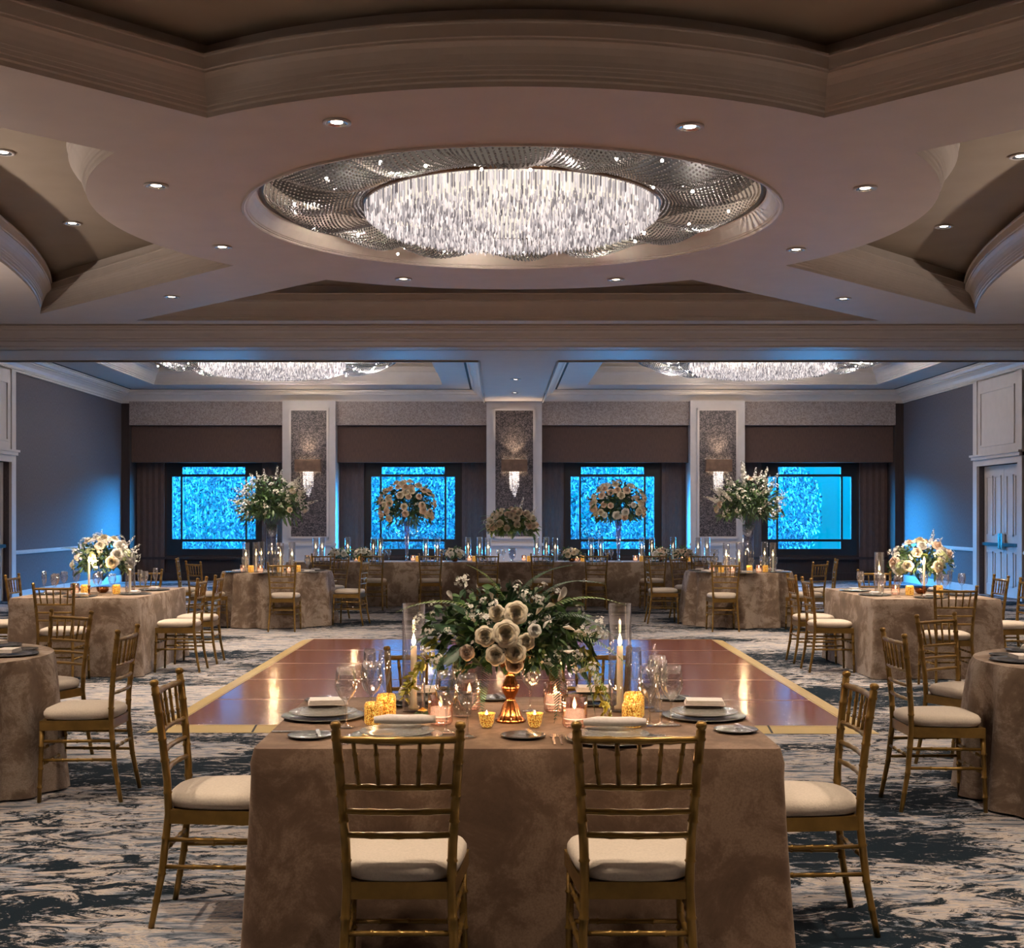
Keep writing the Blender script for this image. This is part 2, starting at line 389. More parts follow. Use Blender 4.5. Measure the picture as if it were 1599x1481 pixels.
for i, ((a, c), wc) in enumerate(zip(BAY, WC)):
    tag(MB().box(a, c, 29.45, 29.56, 3.64, ZC - .26).obj('valance', VALP),
        'mottled taupe upholstered valance panel above the %s window' % WN[i], 'valance', 'valances across the rear wall')
    sh = MB().box(a + .01, c - .01, 29.60, 29.80, 2.78, 3.66)
    tag(sh.obj('window_shade', SHADE), 'brown fabric shade box hung below the valance over the %s window' % WN[i], 'window shade', 'brown shades across the rear wall')
    wn = empty('window_%d' % (i + 1)); wn['kind'] = 'structure'; wn.location = (wc, YW + .06, 0)
    f = MB()
    def bar(x0, x1, z0, z1): f.box(x0, x1, -.06, .03, z0, z1)
    bar(-1.12, 1.12, 2.69, 2.80); bar(-1.12, 1.12, .60, .75)
    for s in (-1, 1):
        x = sorted((s * .99, s * 1.12)); bar(x[0], x[1], .75, 2.69)
        x = sorted((s * .745, s * .79)); bar(x[0], x[1], .75, 2.69)
        x = sorted((s * .79, s * .99)); bar(x[0], x[1], 2.46, 2.69); bar(x[0], x[1], .75, .98)
    bar(-.745, .745, 2.46, 2.52); bar(-.745, .745, .92, .98)
    f.obj('window_frame', BLACKF, wn)
    MB().box(-1.0, 1.0, .0, .008, .74, 2.70).obj('glass_pane', WINGLASS, wn)
    # side panels of dark drapery beside the frame
    for s, (x0, x1) in ((-1, (a + .02, wc - 1.16)), (1, (wc + 1.16, c - .02))):
        d = MB(); n = max(6, int((x1 - x0) / .07)); pts = []
        for k in range(n + 1):
            pts.append((x0 + (x1 - x0) * k / n, 30.0 + .012 * (k % 2)))
        vs = [(x, y, z) for z in (.2, 2.9) for x, y in pts] + [(x, y + .05, z) for z in (.2, 2.9) for x, y in pts]
        N = n + 1
        fs = [(k, k + 1, N + k + 1, N + k) for k in range(n)] + [(2 * N + k + 1, 2 * N + k, 3 * N + k, 3 * N + k + 1) for k in range(n)]
        fs += [(0, N, 3 * N, 2 * N), (n, 2 * N + n, 3 * N + n, N + n)]
        d.add(vs, fs)
        tag(d.obj('drape_panel', SHADE), 'dark brown stationary drape panel %s of the %s window' % ('left' if s < 0 else 'right', WN[i]), 'drape', 'drape panels beside the windows')

# outside
struct('ground', MB().box(-30, 30, 30.4, 70, -.4, -.3), simple('lawn', (.10, .22, .20), .9, nscale=4, var=.4))
OLEAF = simple('outside_leaf', (.006, .022, .03), .6, nscale=1.5, var=.6)
BARK = simple('bark', (.06, .06, .06), .8)
tm = MB(); rnd = random.Random(3)
for k in range(5200):
    th = rnd.uniform(0, 2 * pi); ph = rnd.uniform(-1, 1); r = rnd.uniform(.35, 1) ** .5
    c0 = Vector((cos(th) * sqrt(1 - ph * ph) * 1.7 * r, sin(th) * sqrt(1 - ph * ph) * 1.3 * r, 1.75 + ph * 1.75 * r))
    M = Euler((rnd.uniform(0, 6), rnd.uniform(0, 6), rnd.uniform(0, 6))).to_matrix(); s = rnd.uniform(.05, .10)
    tm.add([c0 + M @ Vector(p) * s for p in ((-1, 0, 0), (0, -.45, .1), (1, 0, 0), (0, .45, .1))], [(0, 1, 2, 3)])
troot = empty('garden_tree')
ob('tree_crown', tm.mesh('tree_crown', OLEAF), troot)
trm = MB().tube([(0, 0, -.35), (.05, 0, .8), (-.05, 0, 2.0)], [.09, .07, .04], 8); trm.obj('trunk', BARK, troot)
P_tree = Proto(troot, 'tree')
for x, y, s, l in ((-8.4, 35.3, .95, 'leafy shrub outside the far left window, left side'), (-6.9, 38.5, 1.1, 'leafy shrub outside the far left window, right side'),
                   (-3.1, 40.5, 1.1, 'leafy shrub outside the centre left window, left side'), (-1.5, 35.6, .95, 'leafy shrub outside the centre left window, right side'),
                   (2.2, 35.8, 1.0, 'leafy shrub outside the centre right window, left side'), (4.9, 40.4, 1.1, 'leafy shrub outside the centre right window, right side'),
                   (7.7, 36, .95, 'narrow leafy shrub outside the far right window')):
    P_tree.put((x, y, .0), x * 2.1, l, 'shrubs outside the windows', s)

# ------------------------------------------------------------------ ceiling fixtures
root = empty('downlight')
_tr = MB().lathe([(.085, .004), (.105, .002), (.108, -.008), (.098, -.014), (.080, -.012), (.078, .0)], 28).obj('trim_ring', TRIM, root)
_rf = MB().lathe([(.080, -.012), (.066, -.004), (.045, -.001)], 24).obj('reflector', LED, root)
MB().lathe([(.046, -.002), (.001, -.002)], 16).obj('bulb', LAMP, _rf)
P_dl = Proto(root, 'ceiling light')
def ceil_pt(px, py, z=ZC):
    Y = FOC * (z - CH) / (VY - py); return ((px - VX) * Y / FOC, Y, z)
DLS = [(526, 190, 0, 'left one of the two nearest downlights, in the disc before the large chandelier'), (1077, 197, 0, 'right one of the two nearest downlights, in the disc before the large chandelier'),
       (244, 289, 0, 'recessed downlight left of the large chandelier on the round soffit'), (1351, 293, 0, 'recessed downlight right of the large chandelier on the round soffit'),
       (347, 385, 0, 'recessed downlight on the soffit arm behind left of the large chandelier'), (1243, 389, 0, 'recessed downlight on the soffit arm behind right of the large chandelier'),
       (630, 435, 0, 'recessed downlight behind the large chandelier, left of the pair'), (962, 436, 0, 'recessed downlight behind the large chandelier, right of the pair'),
       (268, 463, 0, 'recessed downlight on the rear left arm near the beam'), (1317, 466, 0, 'recessed downlight on the rear right arm near the beam'),
       (113, 348, 1, 'downlight in the middle of the left sunken coffer'), (1474, 353, 1, 'downlight in the middle of the right sunken coffer'),
       (5, 237, 1, 'downlight at the left edge of the view in the left coffer'), (1594, 243, 1, 'downlight at the right edge of the view in the right coffer'),
       (805, 592, 2, 'nearer downlight under the central rear beam'), (804, 613, 2, 'farther downlight under the central rear beam')]
spots = []
for px, py, k, l in DLS:
    z = (ZC, ZC + .52, ZC - .27)[k]; p = ceil_pt(px, py, z); P_dl.put((p[0], p[1], z - .004), 0, l, 'recessed ceiling downlights'); spots.append(p)

# chandelier
CRYS, nt, out = new('crystal_pendants')
t = nt.nodes.new('ShaderNodeBsdfTransparent'); t.inputs[0].default_value = (.9, .88, .9, 1)
g = pbsdf(nt, (.9, .87, .88), .15, .2)
e = g; geo = nt.nodes.new('ShaderNodeNewGeometry')
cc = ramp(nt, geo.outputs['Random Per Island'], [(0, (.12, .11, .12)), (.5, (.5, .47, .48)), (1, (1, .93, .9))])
nt.links.new(cc, g.inputs['Emission Color']); g.inputs['Emission Strength'].default_value = .62  # lamp glow put into the crystals themselves as emission
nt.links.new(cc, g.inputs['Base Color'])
mx = nt.nodes.new('ShaderNodeMixShader'); mx.inputs[0].default_value = .75
nt.links.new(t.outputs[0], mx.inputs[1]); nt.links.new(g.outputs[0], mx.inputs[2]); nt.links.new(mx.outputs[0], out.inputs[0])
BEAD = simple('crystal_beads', (.75, .74, .74), .08, .75, nscale=30, var=.3)
def octa(mb, c, r, h=None):
    h = h or r; x, y, z = c
    mb.add([(x + r, y, z), (x, y + r, z), (x - r, y, z), (x, y - r, z), (x, y, z + h), (x, y, z - h)],
           [(0, 1, 4), (1, 2, 4), (2, 3, 4), (3, 0, 4), (1, 0, 5), (2, 1, 5), (3, 2, 5), (0, 3, 5)])
rnd = random.Random(11)
cr = empty('chandelier')
RD = 1.43
MB().lathe([(RD + .015, .075), (RD + .025, .06), (RD + .015, .048), (RD - .03, .048)], 72).obj('drum_rim', simple('bronze_rim', (.12, .06, .025), .35, .6), cr)
MB().lathe([(RD - .03, .06), (.8, .05), (.01, .05)], 72).obj('lamp_plate', emis('plate_glow', (1, .84, .70), 1.0), cr)
pm = MB(); NP = 34
for ri in range(NP):
    r = RD - .005 - ri * RD / NP * .995; n = max(3, int(2 * pi * r / .043))
    for k in range(n):
        a = 2 * pi * (k + .5 * (ri % 2)) / n + rnd.uniform(-.01, .01)
        drop = .05 + .13 * sqrt(max(0, 1 - (r / RD) ** 2)) if ri > 1 else .06 + .02 * ri
        zz = .05 - drop - rnd.uniform(0, .03); L = rnd.uniform(.04, .08)
        if ri < 3: zz = .04; L = .08 + .03 * ri
        x, y = r * cos(a), r * sin(a); w = .0085; q = rnd.uniform(0, pi)
        c_, s_ = cos(q) * w, sin(q) * w
        pm.add([(x + c_, y + s_, zz), (x - s_, y + c_, zz), (x - c_, y - s_, zz), (x + s_, y - c_, zz),
                (x + c_, y + s_, zz - L), (x - s_, y + c_, zz - L), (x - c_, y - s_, zz - L), (x + s_, y - c_, zz - L), (x, y, zz - L - .02)],
               [(0, 1, 5, 4), (1, 2, 6, 5), (2, 3, 7, 6), (3, 0, 4, 7), (4, 5, 8), (5, 6, 8), (6, 7, 8), (7, 4, 8)])
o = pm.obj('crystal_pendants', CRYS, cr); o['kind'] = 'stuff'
bm_ = MB(); NS = 300; RO = 2.40
for k in range(NS):
    a0 = 2 * pi * k / NS; lobe = abs(sin(a0 * 7 + .4))
    nb = 27
    for j in range(nb + 1):
        u = j / nb; a = a0 + .10 * sin(a0 * 7) * u * (1 - u) * 2
        r = RO + (RD + .03 - RO) * u
        z = .12 - .05 * u - .16 * lobe * sin(pi * u) * (1 - .3 * u) - .03 * sin(pi * u)
        octa(bm_, (r * cos(a), r * sin(a), z + rnd.uniform(-.003, .003)), .0128)
o = bm_.obj('bead_strands', BEAD, cr); o['kind'] = 'stuff'
MB().lathe([(RO + .03, .14), (RO + .03, .10), (RO - .01, .10)], 72).obj('outer_ring', BLACKF, cr)
for k in range(26):
    a = 2 * pi * (k + rnd.uniform(-.3, .3)) / 26; zb = 0; r = rnd.choice((1.62, 1.85, 2.1, 2.25)); 
    q = MB().lathe([(.001, -.014), (.009, -.009), (.013, 0), (.009, .009), (.001, .014)], 8, (r * cos(a), r * sin(a), -.0 - .02 * rnd.random()))
    q.obj('star_bulb', BULB, cr)
MB().tube([(0, 0, .05), (0, 0, .40)], .05, 10).obj('stem', SILVER, cr)
MB().lathe([(2.42, .35), (.01, .35)], 48).obj('back_plate', simple('chandelier_back', (.03, .026, .025), .5, .2), cr)
P_ch = Proto(cr, 'chandelier')
zc = ZC + .045
P_ch.put((CX, CY - .08, zc), 0, 'huge round crystal chandelier in the central ceiling ring, nearest the camera', 'crystal chandeliers')
P_ch.put((-4.47, 25.0, zc), 1, 'crystal chandelier in the rear left rectangular coffer, behind the beam', 'crystal chandeliers')
P_ch.put((5.18, 25.0, zc), 2, 'crystal chandelier in the rear right rectangular coffer, behind the beam', 'crystal chandeliers')

# wall sconces
sr = empty('wall_sconce')
sb = MB(); sb.box(-.30, .30, -.20, -.185, -.14, .14).box(-.30, -.285, -.185, -.01, -.14, .14).box(.285, .30, -.185, -.01, -.14, .14)
sb.obj('box_shade', simple('bronze_shade', (.16, .09, .055), .5, .2), sr)
MB().box(-.26, .26, -.10, -.05, -.10, .10).obj('lamp', emis('sconce_glow', (1, .78, .5), 12), sr.children[0])
sm_ = MB(); rnd = random.Random(5)
for k in range(46):
    x = rnd.uniform(-.11, .11); y = rnd.uniform(-.15, -.04); zt = -.16; L = .62 - 2.6 * abs(x) - rnd.uniform(0, .12)
    z = zt
    while z > zt - L:
        octa(sm_, (x, y, z), .013, .022); z -= .045
o = sm_.obj('crystal_drops', CRYS, sr); o['kind'] = 'stuff'
MB().box(-.04, .04, -.04, 0, -.05, .05).obj('wall_bracket', SILVER, sr)
P_sc = Proto(sr, 'wall sconce')
for (a, c), px, nm in zip(PIL, (481, 802, 1120), ('left', 'middle', 'right')):
    P_sc.put(((a + c) / 2, 29.285, 2.69), 0, 'bronze box sconce with crystal drops on the %s patterned pilaster' % nm, 'wall sconces on the pilasters')

# ------------------------------------------------------------------ dance floor
df = empty('dance_floor')
tag(df, 'portable mahogany dance floor with yellow brass edging in the middle of the carpet', 'dance floor', kind='thing')
df.location = (.12, 12.2, 0); df.rotation_euler = (0, 0, radians(-.6))
hw, y0, y1 = 2.54, -3.24, 3.34
MB().box(-hw + .1, hw - .1, y0 + .1, y1 - .1, 0.001, .028).obj('wood_deck', WOOD, df)
t = MB()
def wedge(pts):  # low ramp from outer edge (z .004) to inner (z .03)
    t.add(pts, [(0, 1, 2, 3)])
O = [(-hw - .04, y0 - .04), (hw + .04, y0 - .04), (hw + .04, y1 + .04), (-hw - .04, y1 + .04)]; I = [(-hw + .12, y0 + .12), (hw - .12, y0 + .12), (hw - .12, y1 - .12), (-hw + .12, y1 - .12)]
for k in range(4):
    j = (k + 1) % 4
    e = MB().add([(*O[k], .002), (*O[j], .002), (*I[j], .031), (*I[k], .031), (*O[k], 0), (*O[j], 0), (*I[j], 0), (*I[k], 0)], [(0, 1, 2, 3), (4, 7, 6, 5), (0, 4, 5, 1), (2, 6, 7, 3)])
    e.obj('edge_ramp', BRASS, df)
for k in range(1, 5):
    yy = y0 + .12 + (y1 - y0 - .24) * k / 5
    MB().box(-hw + .12, hw - .12, yy - .006, yy + .006, .027, .0305).obj('panel_seam', SEAM, df)
for k in range(-1, 2):
    for yy0, yy1 in ((y0 - .04, y0 + .12), ):
        e = MB().add([(k * 1.83 - .008, yy0, .004), (k * 1.83 + .008, yy0, .004), (k * 1.83 + .008, yy1, .0335), (k * 1.83 - .008, yy1, .0335)], [(0, 1, 2, 3)])
        e.obj('edge_joint', SLOT, df)

# ------------------------------------------------------------------ tablecloths
def rect_cloth(name, x0, x1, y0, y1, h, mat, seed, label, group):
    r_ = random.Random(seed); cx, cy = (x0 + x1) / 2, (y0 + y1) / 2; hx, hy = (x1 - x0) / 2, (y1 - y0) / 2
    rc = .03; per = []; 
    def corner(cx_, cy_, a0): 
        for k in range(6):
            a = a0 + pi / 2 * k / 5; per.append((cx_ + rc * cos(a), cy_ + rc * sin(a), a, 1))
    def edge(pa, pb, a, n):
        for k in range(1, n): per.append((pa[0] + (pb[0] - pa[0]) * k / n, pa[1] + (pb[1] - pa[1]) * k / n, a, 0))
    corner(hx - rc, hy - rc, 0); edge((hx - rc, hy), (-hx + rc, hy), pi / 2, 36); corner(-hx + rc, hy - rc, pi / 2)
    edge((-hx, hy - rc), (-hx, -hy + rc), pi, 30); corner(-hx + rc, -hy + rc, pi); edge((-hx + rc, -hy), (hx - rc, -hy), 3 * pi / 2, 36)
    corner(hx - rc, -hy + rc, 3 * pi / 2); edge((hx, -hy + rc), (hx, hy - rc), 2 * pi, 30)
    n = len(per); vs = []; rows = 16
    ph = [r_.uniform(0, 6) for _ in range(4)]
    for j in range(rows + 1):
        u = j / rows; z = h - .006 * (1 - 0) * min(1, u * 12) - (h - .012) * u * (1 if j else 0)
        for i, (x, y, a, cn) in enumerate(per):
            s = i / n * 2 * pi
            fold = (.5 * sin(s * 9 + ph[0]) + .4 * sin(s * 17 + ph[1]) + .3 * sin(s * 29 + ph[2])) * .014 * u ** 1.2
            cd = min(abs(abs(x) - hx), 9) + min(abs(abs(y) - hy), 9)
            flare = .014 * u + .030 * u ** 1.5 * math.exp(-cd * 5)
            puff = .004 * sin(pi * min(1, u * 8)) 
            o_ = fold + flare + puff + (.004 if j > 0 else -.004)
            vs.append((x + cos(a) * o_, y + sin(a) * o_, z))
    fs = [(j * n + i, (j + 1) * n + i, (j + 1) * n + (i + 1) % n, j * n + (i + 1) % n) for j in range(rows) for i in range(n)]
    m = MB(); m.add(vs, fs, True); m.add([vs[i] for i in range(n)], [tuple(range(n))], False)
    o = m.obj(name, mat); o.location = (cx, cy, 0); return tag(o, label, 'tablecloth', group)
def round_cloth(name, cx, cy, R, h, mat, seed, label, group, nf=9, amp=.05):
    r_ = random.Random(seed); n = 160; rows = 18; vs = []; ph = [r_.uniform(0, 6) for _ in range(4)]
    for j in range(rows + 1):
        u = j / rows; z = h - (h - .012) * u
        for i in range(n):
            a = 2 * pi * i / n
            w = abs(sin(a * nf / 2 + ph[0] + .3 * sin(3 * a + ph[2]))) ** .8 - .5
            f_ = w * amp * 1.3 + .35 * amp * sin(a * nf * 1.9 + ph[1])
            rr = R + .006 * min(1, u * 20) + f_ * u ** .6 + .03 * u
            vs.append((rr * cos(a), rr * sin(a), z))
    fs = [(j * n + i, (j + 1) * n + i, (j + 1) * n + (i + 1) % n, j * n + (i + 1) % n) for j in range(rows) for i in range(n)]
    m = MB(); m.add(vs, fs, True); m.add([vs[i] for i in range(n)], [tuple(range(n))], False)
    o = m.obj(name, mat); o.location = (cx, cy, 0); return tag(o, label, 'tablecloth', group)
TZ = .75
rect_cloth('tablecloth', -.83, .95, 4.24, 5.46, TZ, CLOTHW, 1, 'bronze brown velvet cloth to the floor on the large foreground table', 'rectangular tablecloths')
rect_cloth('tablecloth', -4.66, -3.43, 12.03, 13.85, TZ, CLOTH, 2, 'mottled taupe cloth on the rectangular table left of the dance floor', 'rectangular tablecloths')
rect_cloth('tablecloth', 3.51, 4.70, 11.86, 13.68, TZ, CLOTH, 3, 'mottled taupe cloth on the rectangular table right of the dance floor', 'rectangular tablecloths')
rect_cloth('tablecloth', -3.6, 3.75, 21.35, 22.2, TZ, CLOTH, 4, 'long brown cloth on the head table below the windows', 'rectangular tablecloths')
round_cloth('tablecloth', -3.14, 17.9, .76, TZ, CLOTH, 5, 'pleated taupe cloth on the round table at the rear left', 'round tablecloths', 11, .085)
round_cloth('tablecloth', 3.37, 17.9, .74, TZ, CLOTH, 6, 'pleated taupe cloth on the round table at the rear right', 'round tablecloths', 11, .085)
round_cloth('tablecloth', -3.30, 7.1, .76, TZ, CLOTH, 7, 'taupe cloth on the round table cut by the left edge of the view', 'round tablecloths', 9, .095)
round_cloth('tablecloth', 3.35, 6.8, .76, TZ, CLOTH, 8, 'taupe cloth on the round table cut by the right edge of the view', 'round tablecloths', 9, .095)

# ------------------------------------------------------------------ chiavari chair
def interp(z, tab):
    for (z0, v0), (z1, v1) in zip(tab, tab[1:]):
        if z <= z1:
            u = (z - z0) / (z1 - z0); return v0 + (v1 - v0) * u
    return tab[-1][1]
PXT = [(0, .176), (.25, .163), (.42, .156), (.55, .160), (.93, .186)]
PYT = [(0, -.238), (.2, -.200), (.42, -.178), (.55, -.182), (.75, -.202), (.93, -.226)]
def knuckled(mb, p, q, r, knots, n=8, taper=1.0):
    p, q = Vector(p), Vector(q); L = (q - p).length; ts = [0]; rs = [r]
    for k in knots:
        d = .007 / L
        ts += [k - d, k - d * .3, k + d * .3, k + d]; rs += [r, r * 1.32, r * 1.32, r]
    ts.append(1); rs.append(r)
    rs = [rr * (1 + (taper - 1) * t_) for rr, t_ in zip(rs, ts)]
    mb.tube([p.lerp(q, t_) for t_ in ts], rs, n)
chair = empty('chiavari_chair')
for s in (-1, 1):
    m = MB(); zs = []; rs = []
    kn = [.10, .20, .33, .50, .62, .70, .80, .87]
    zz = [0, .05, .15, .27, .36, .42, .46, .55, .66, .75, .84, .895] + [k + d for k in kn for d in (-.006, 0, .006)]
    for z in sorted(zz):
        zs.append(z); near_k = min(abs(z - k) for k in kn); b_ = .0145 if z > .3 else .0115 + .003 * z / .3
        rs.append(b_ * (1.24 if near_k < .001 else 1))
    zs += [.900, .905, .915, .922, .924]; rs += [.011, .016, .017, .012, .002]
    m.tube([(s * interp(z, PXT), interp(z, PYT), z) for z in zs], rs, 10)
    m.obj('rear_post', GOLD, chair)
    m = MB(); knuckled(m, (s * .178, .182, .40), (s * .186, .196, 0), .0145, [.25, .55, .8], 10, .78); m.obj('front_leg', GOLD, chair)
def rail(name, z, r, sag=0.0, kn=(.25, .5, .75)):
    x, y = interp(z, PXT), interp(z, PYT); m = MB(); pts = []; rs = []
    N = 16
    for i in range(N + 1):
        u = i / N; pts.append((x * (2 * u - 1), y - sag * sin(pi * u), z)); rs.append(r * (1.2 if any(abs(u - k) < .02 for k in kn) else 1))
    m.tube(pts, rs, 8); m.obj(name, GOLD, chair)
rail('top_rail', .868, .0115, .018)
for z in (.725, .650, .578): rail('back_rail', z, .0095, .016)
for k in range(-2, 3):
    m = MB(); knuckled(m, (k * .0585, interp(.725, PYT) - .016 * cos(k * .5), .728), (k * .066, interp(.868, PYT) - .018 * cos(k * .5), .865), .0068, [.3, .7], 6); m.obj('spindle', GOLD, chair)
m = MB()
oc = [(-.165, -.185), (.165, -.185), (.20, .19), (-.20, .19)]; ic = [(-.14, -.165), (.14, -.165), (.175, .165), (-.175, .165)]
vs = [(x, y, z) for z in (.385, .437) for x, y in oc] + [(x, y, z) for z in (.385, .437) for x, y in ic]
fs = []
for k in range(4):
    j = (k + 1) % 4; fs += [(k, j, 4 + j, 4 + k), (8 + j, 8 + k, 12 + k, 12 + j), (4 + k, 4 + j, 12 + j, 12 + k), (j, k, 8 + k, 8 + j)]
m.add(vs, fs); m.add([(x, y, .43) for x, y in oc], [(0, 1, 2, 3)]); m.obj('seat_frame', GOLD, chair)
# cushion
m = MB(); n = 40; rings = []
for rz_, sc_ in ((.438, .95), (.445, 1.0), (.460, 1.035), (.476, 1.03), (.490, .98), (.498, .88), (.503, .6), (.505, .25)):
    ring_ = []
    for k in range(n):
        a = 2 * pi * k / n; c_, s_ = cos(a), sin(a)
        y = .195 * (abs(s_) ** .55) * (1 if s_ > 0 else -1); hwx = .165 + .038 * (y + .195) / .39
        ring_.append((sc_ * hwx * (abs(c_) ** .55) * (1 if c_ > 0 else -1) * 1.0, sc_ * y + .002, rz_))
    rings.append(ring_)
vs = [p for r_ in rings for p in r_]
fs = [(i * n + k, i * n + (k + 1) % n, (i + 1) * n + (k + 1) % n, (i + 1) * n + k) for i in range(len(rings) - 1) for k in range(n)] + [tuple(range((len(rings) - 1) * n, len(rings) * n)), tuple(range(n))[::-1]]
m.add(vs, fs, True); m.obj('seat_cushion', CUSH, chair)
def lerp_post(s, z): return Vector((s * interp(z, PXT), interp(z, PYT), z))
def lerp_front(s, z): u = 1 - z / .40; return Vector((s * (.178 + .008 * u), .182 + .014 * u, z))
for s in (-1, 1):
    for z in (.325, .225):
        m = MB(); knuckled(m, lerp_post(s, z), lerp_front(s, z), .0085, [.3, .5, .7], 8); m.obj('stretcher', GOLD, chair)
m = MB(); knuckled(m, lerp_post(-1, .285), lerp_post(1, .285), .0085, [.25, .5, .75], 8); m.obj('stretcher', GOLD, chair)
for z in (.285, .20): 
    m = MB(); knuckled(m, lerp_front(-1, z), lerp_front(1, z), .0085, [.25, .5, .75], 8); m.obj('stretcher', GOLD, chair)
P_chair = Proto(chair, 'chair')
def put_chair(px_, py_, deg, label, group):
    """px_,py_: world position of the middle of the back posts; deg: facing, 0 = away from camera (+Y), 90 = towards -X"""
    a = radians(deg); off = Vector((0, .21, 0)); off.rotate(Euler((0, 0, a)))
    P_chair.put((px_ + off.x, py_ + off.y, 0), a, label, group)
G0 = 'gold chairs at the foreground table'; G1 = 'gold chairs at the left rectangular table'; G2 = 'gold chairs at the right rectangular table'
G3 = 'gold chairs at the rear left round table'; G4 = 'gold chairs at the rear right round table'; GH = 'gold chairs along the head table'
ch = 'gold chair with ivory cushion '
for x, y, d, l, g in [
    (-.30, 3.76, 0, ch + 'back to the camera, left one at the foreground table', G0), (.412, 3.76, 0, ch + 'back to the camera, right one at the foreground table', G0),
    (-1.265, 4.88, -90, ch + 'at the left end of the foreground table', G0), (1.345, 4.78, 90, ch + 'at the right end of the foreground table', G0),
    (-.34, 5.90, 180, 'gold chair behind the foreground table, seen through the left glassware', G0), (.42, 5.90, 180, 'gold chair behind the foreground table, right of the flowers', G0),
    (-4.04, 11.5, 0, ch + 'at the near end of the left rectangular table', G1), (-2.96, 12.57, 90, ch + 'on the aisle side of the left rectangular table, nearer one', G1),
    (-2.94, 13.25, 90, ch + 'on the aisle side of the left rectangular table, farther one', G1), (-5.08, 13.25, -90, 'gold chair behind the left rectangular table by the blue wall', G1),
    (-5.15, 12.5, -90, 'gold chair cut by the left edge of the view, only its cushion showing', G1), (-4.05, 14.5, 180, 'gold chair at the far end of the left rectangular table behind the flowers', G1),
    (3.99, 11.1, 0, ch + 'at the near end of the right rectangular table', G2), (3.05, 12.54, -90, ch + 'on the aisle side of the right rectangular table, nearer one', G2),
    (3.07, 13.28, -90, ch + 'on the aisle side of the right rectangular table, farther one', G2), (5.15, 13.05, 90, 'gold chair on the wall side of the right rectangular table, by the white door', G2),
    (5.15, 12.38, 90, 'gold chair cut by the right edge of the view, beside the right rectangular table', G2), (4.26, 14.4, 180, 'gold chair at the far end of the right rectangular table behind the glasses', G2),
    (-2.87, 16.72, 0, ch + 'back to the camera at the rear left round table', G3), (-1.90, 17.85, 80, ch + 'on the right side of the rear left round table', G3),
    (-2.40, 19.0, 145, 'gold chair at the far right of the rear left round table', G3), (-4.12, 17.1, -45, ch + 'on the near left of the rear left round table', G3),
    (-4.64, 18.3, -80, 'gold chair standing alone against the dark wall at the rear left', G3),
    (2.98, 16.72, 0, ch + 'back to the camera at the rear right round table', G4), (2.12, 18.1, -90, ch + 'on the left side of the rear right round table', G4),
    (2.70, 19.1, -140, 'gold chair at the far left of the rear right round table', G4), (4.28, 16.95, 45, ch + 'on the near right of the rear right round table', G4),
    (4.77, 18.0, 80, 'gold chair standing alone against the dark wall at the rear right', G4),
    (-2.05, 6.95, 90, ch + 'standing nearer at the left edge round table', 'gold chairs at the left edge round table'), (-2.78, 8.20, 150, ch + 'behind the left edge round table', 'gold chairs at the left edge round table'),
    (2.10, 6.72, -90, ch + 'standing nearer at the right edge round table', 'gold chairs at the right edge round table'), (2.73, 7.90, -146, ch + 'behind the right edge round table', 'gold chairs at the right edge round table')]:
    put_chair(x, y, d, l, g)
ordn = ['first', 'second', 'third', 'fourth', 'fifth', 'sixth', 'seventh', 'eighth']
for i, px in enumerate((505, 581, 672, 761, 847, 931, 1023, 1097)):
    Y = 20.6; put_chair((px - VX) * Y / FOC, Y, random.Random(i).uniform(-4, 4), 'gold chair along the head table, %s from the left' % ordn[i], GH)

# ------------------------------------------------------------------ tableware prototypes
def single(name, mb, mat, cat):
    return Proto(mb.obj(name, mat), cat)
def glass_proto(name, prof, cat): return single(name, MB().lathe(prof, 20), GLASS, cat)
P_wine = glass_proto('wine_glass', [(.001, .002), (.030, .002), (.034, .004), (.010, .009), (.0045, .02), (.004, .085), (.010, .096), (.026, .112), (.037, .135), (.040, .155), (.037, .185), (.032, .215), (.0315, .215), (.036, .185), (.039, .155), (.036, .136), (.024, .113), (.004, .098)], 'wine glass')
P_flute = glass_proto('champagne_flute', [(.001, .002), (.028, .002), (.030, .004), (.008, .009), (.004, .02), (.004, .09), (.010, .10), (.020, .13), (.025, .17), (.024, .21), (.022, .235), (.0215, .235), (.024, .17), (.018, .13), (.003, .102)], 'champagne flute')
P_tumb = glass_proto('water_tumbler', [(.001, .003), (.030, .003), (.034, .01), (.038, .09), (.0375, .092), (.033, .012), (.001, .010)], 'tumbler')
# far glasses: simple low-resolution copy
P_wf = single('wine_glass', MB().lathe([(.001, .002), (.034, .004), (.006, .01), (.005, .09), (.026, .112), (.040, .155), (.034, .21), (.033, .21), (.038, .155), (.024, .114)], 12), GLASS, 'wine glass')
def flame_mb(z, s=1): return MB().lathe([(.0005, z), (.006 * s, z + .006 * s), (.0085 * s, z + .016 * s), (.006 * s, z + .030 * s), (.0005, z + .048 * s)], 10)
def hurricane(h=.43, ch=.30, r=.046):
    e_ = empty('hurricane_candle')
    MB().lathe([(.001, .003), (r, .003), (r, .01), (r, h), (r - .003, h + .002), (r - .004, h), (r - .004, .012), (.001, .012)], 24).obj('glass_cylinder', THINGLASS, e_)
    MB().lathe([(.001, .012), (.022, .012), (.022, .02), (.013, .03), (.0125, ch), (.001, ch + .002)], 14).obj('candle', WAX, e_)
    flame_mb(ch + .002, 1.0).obj('flame', FLAME, [c for c in e_.children if c.name.startswith('candle')][0])
    return Proto(e_, 'candle')
P_hur = hurricane(.43, .262)
P_hurf = hurricane(.41, .23, .047)
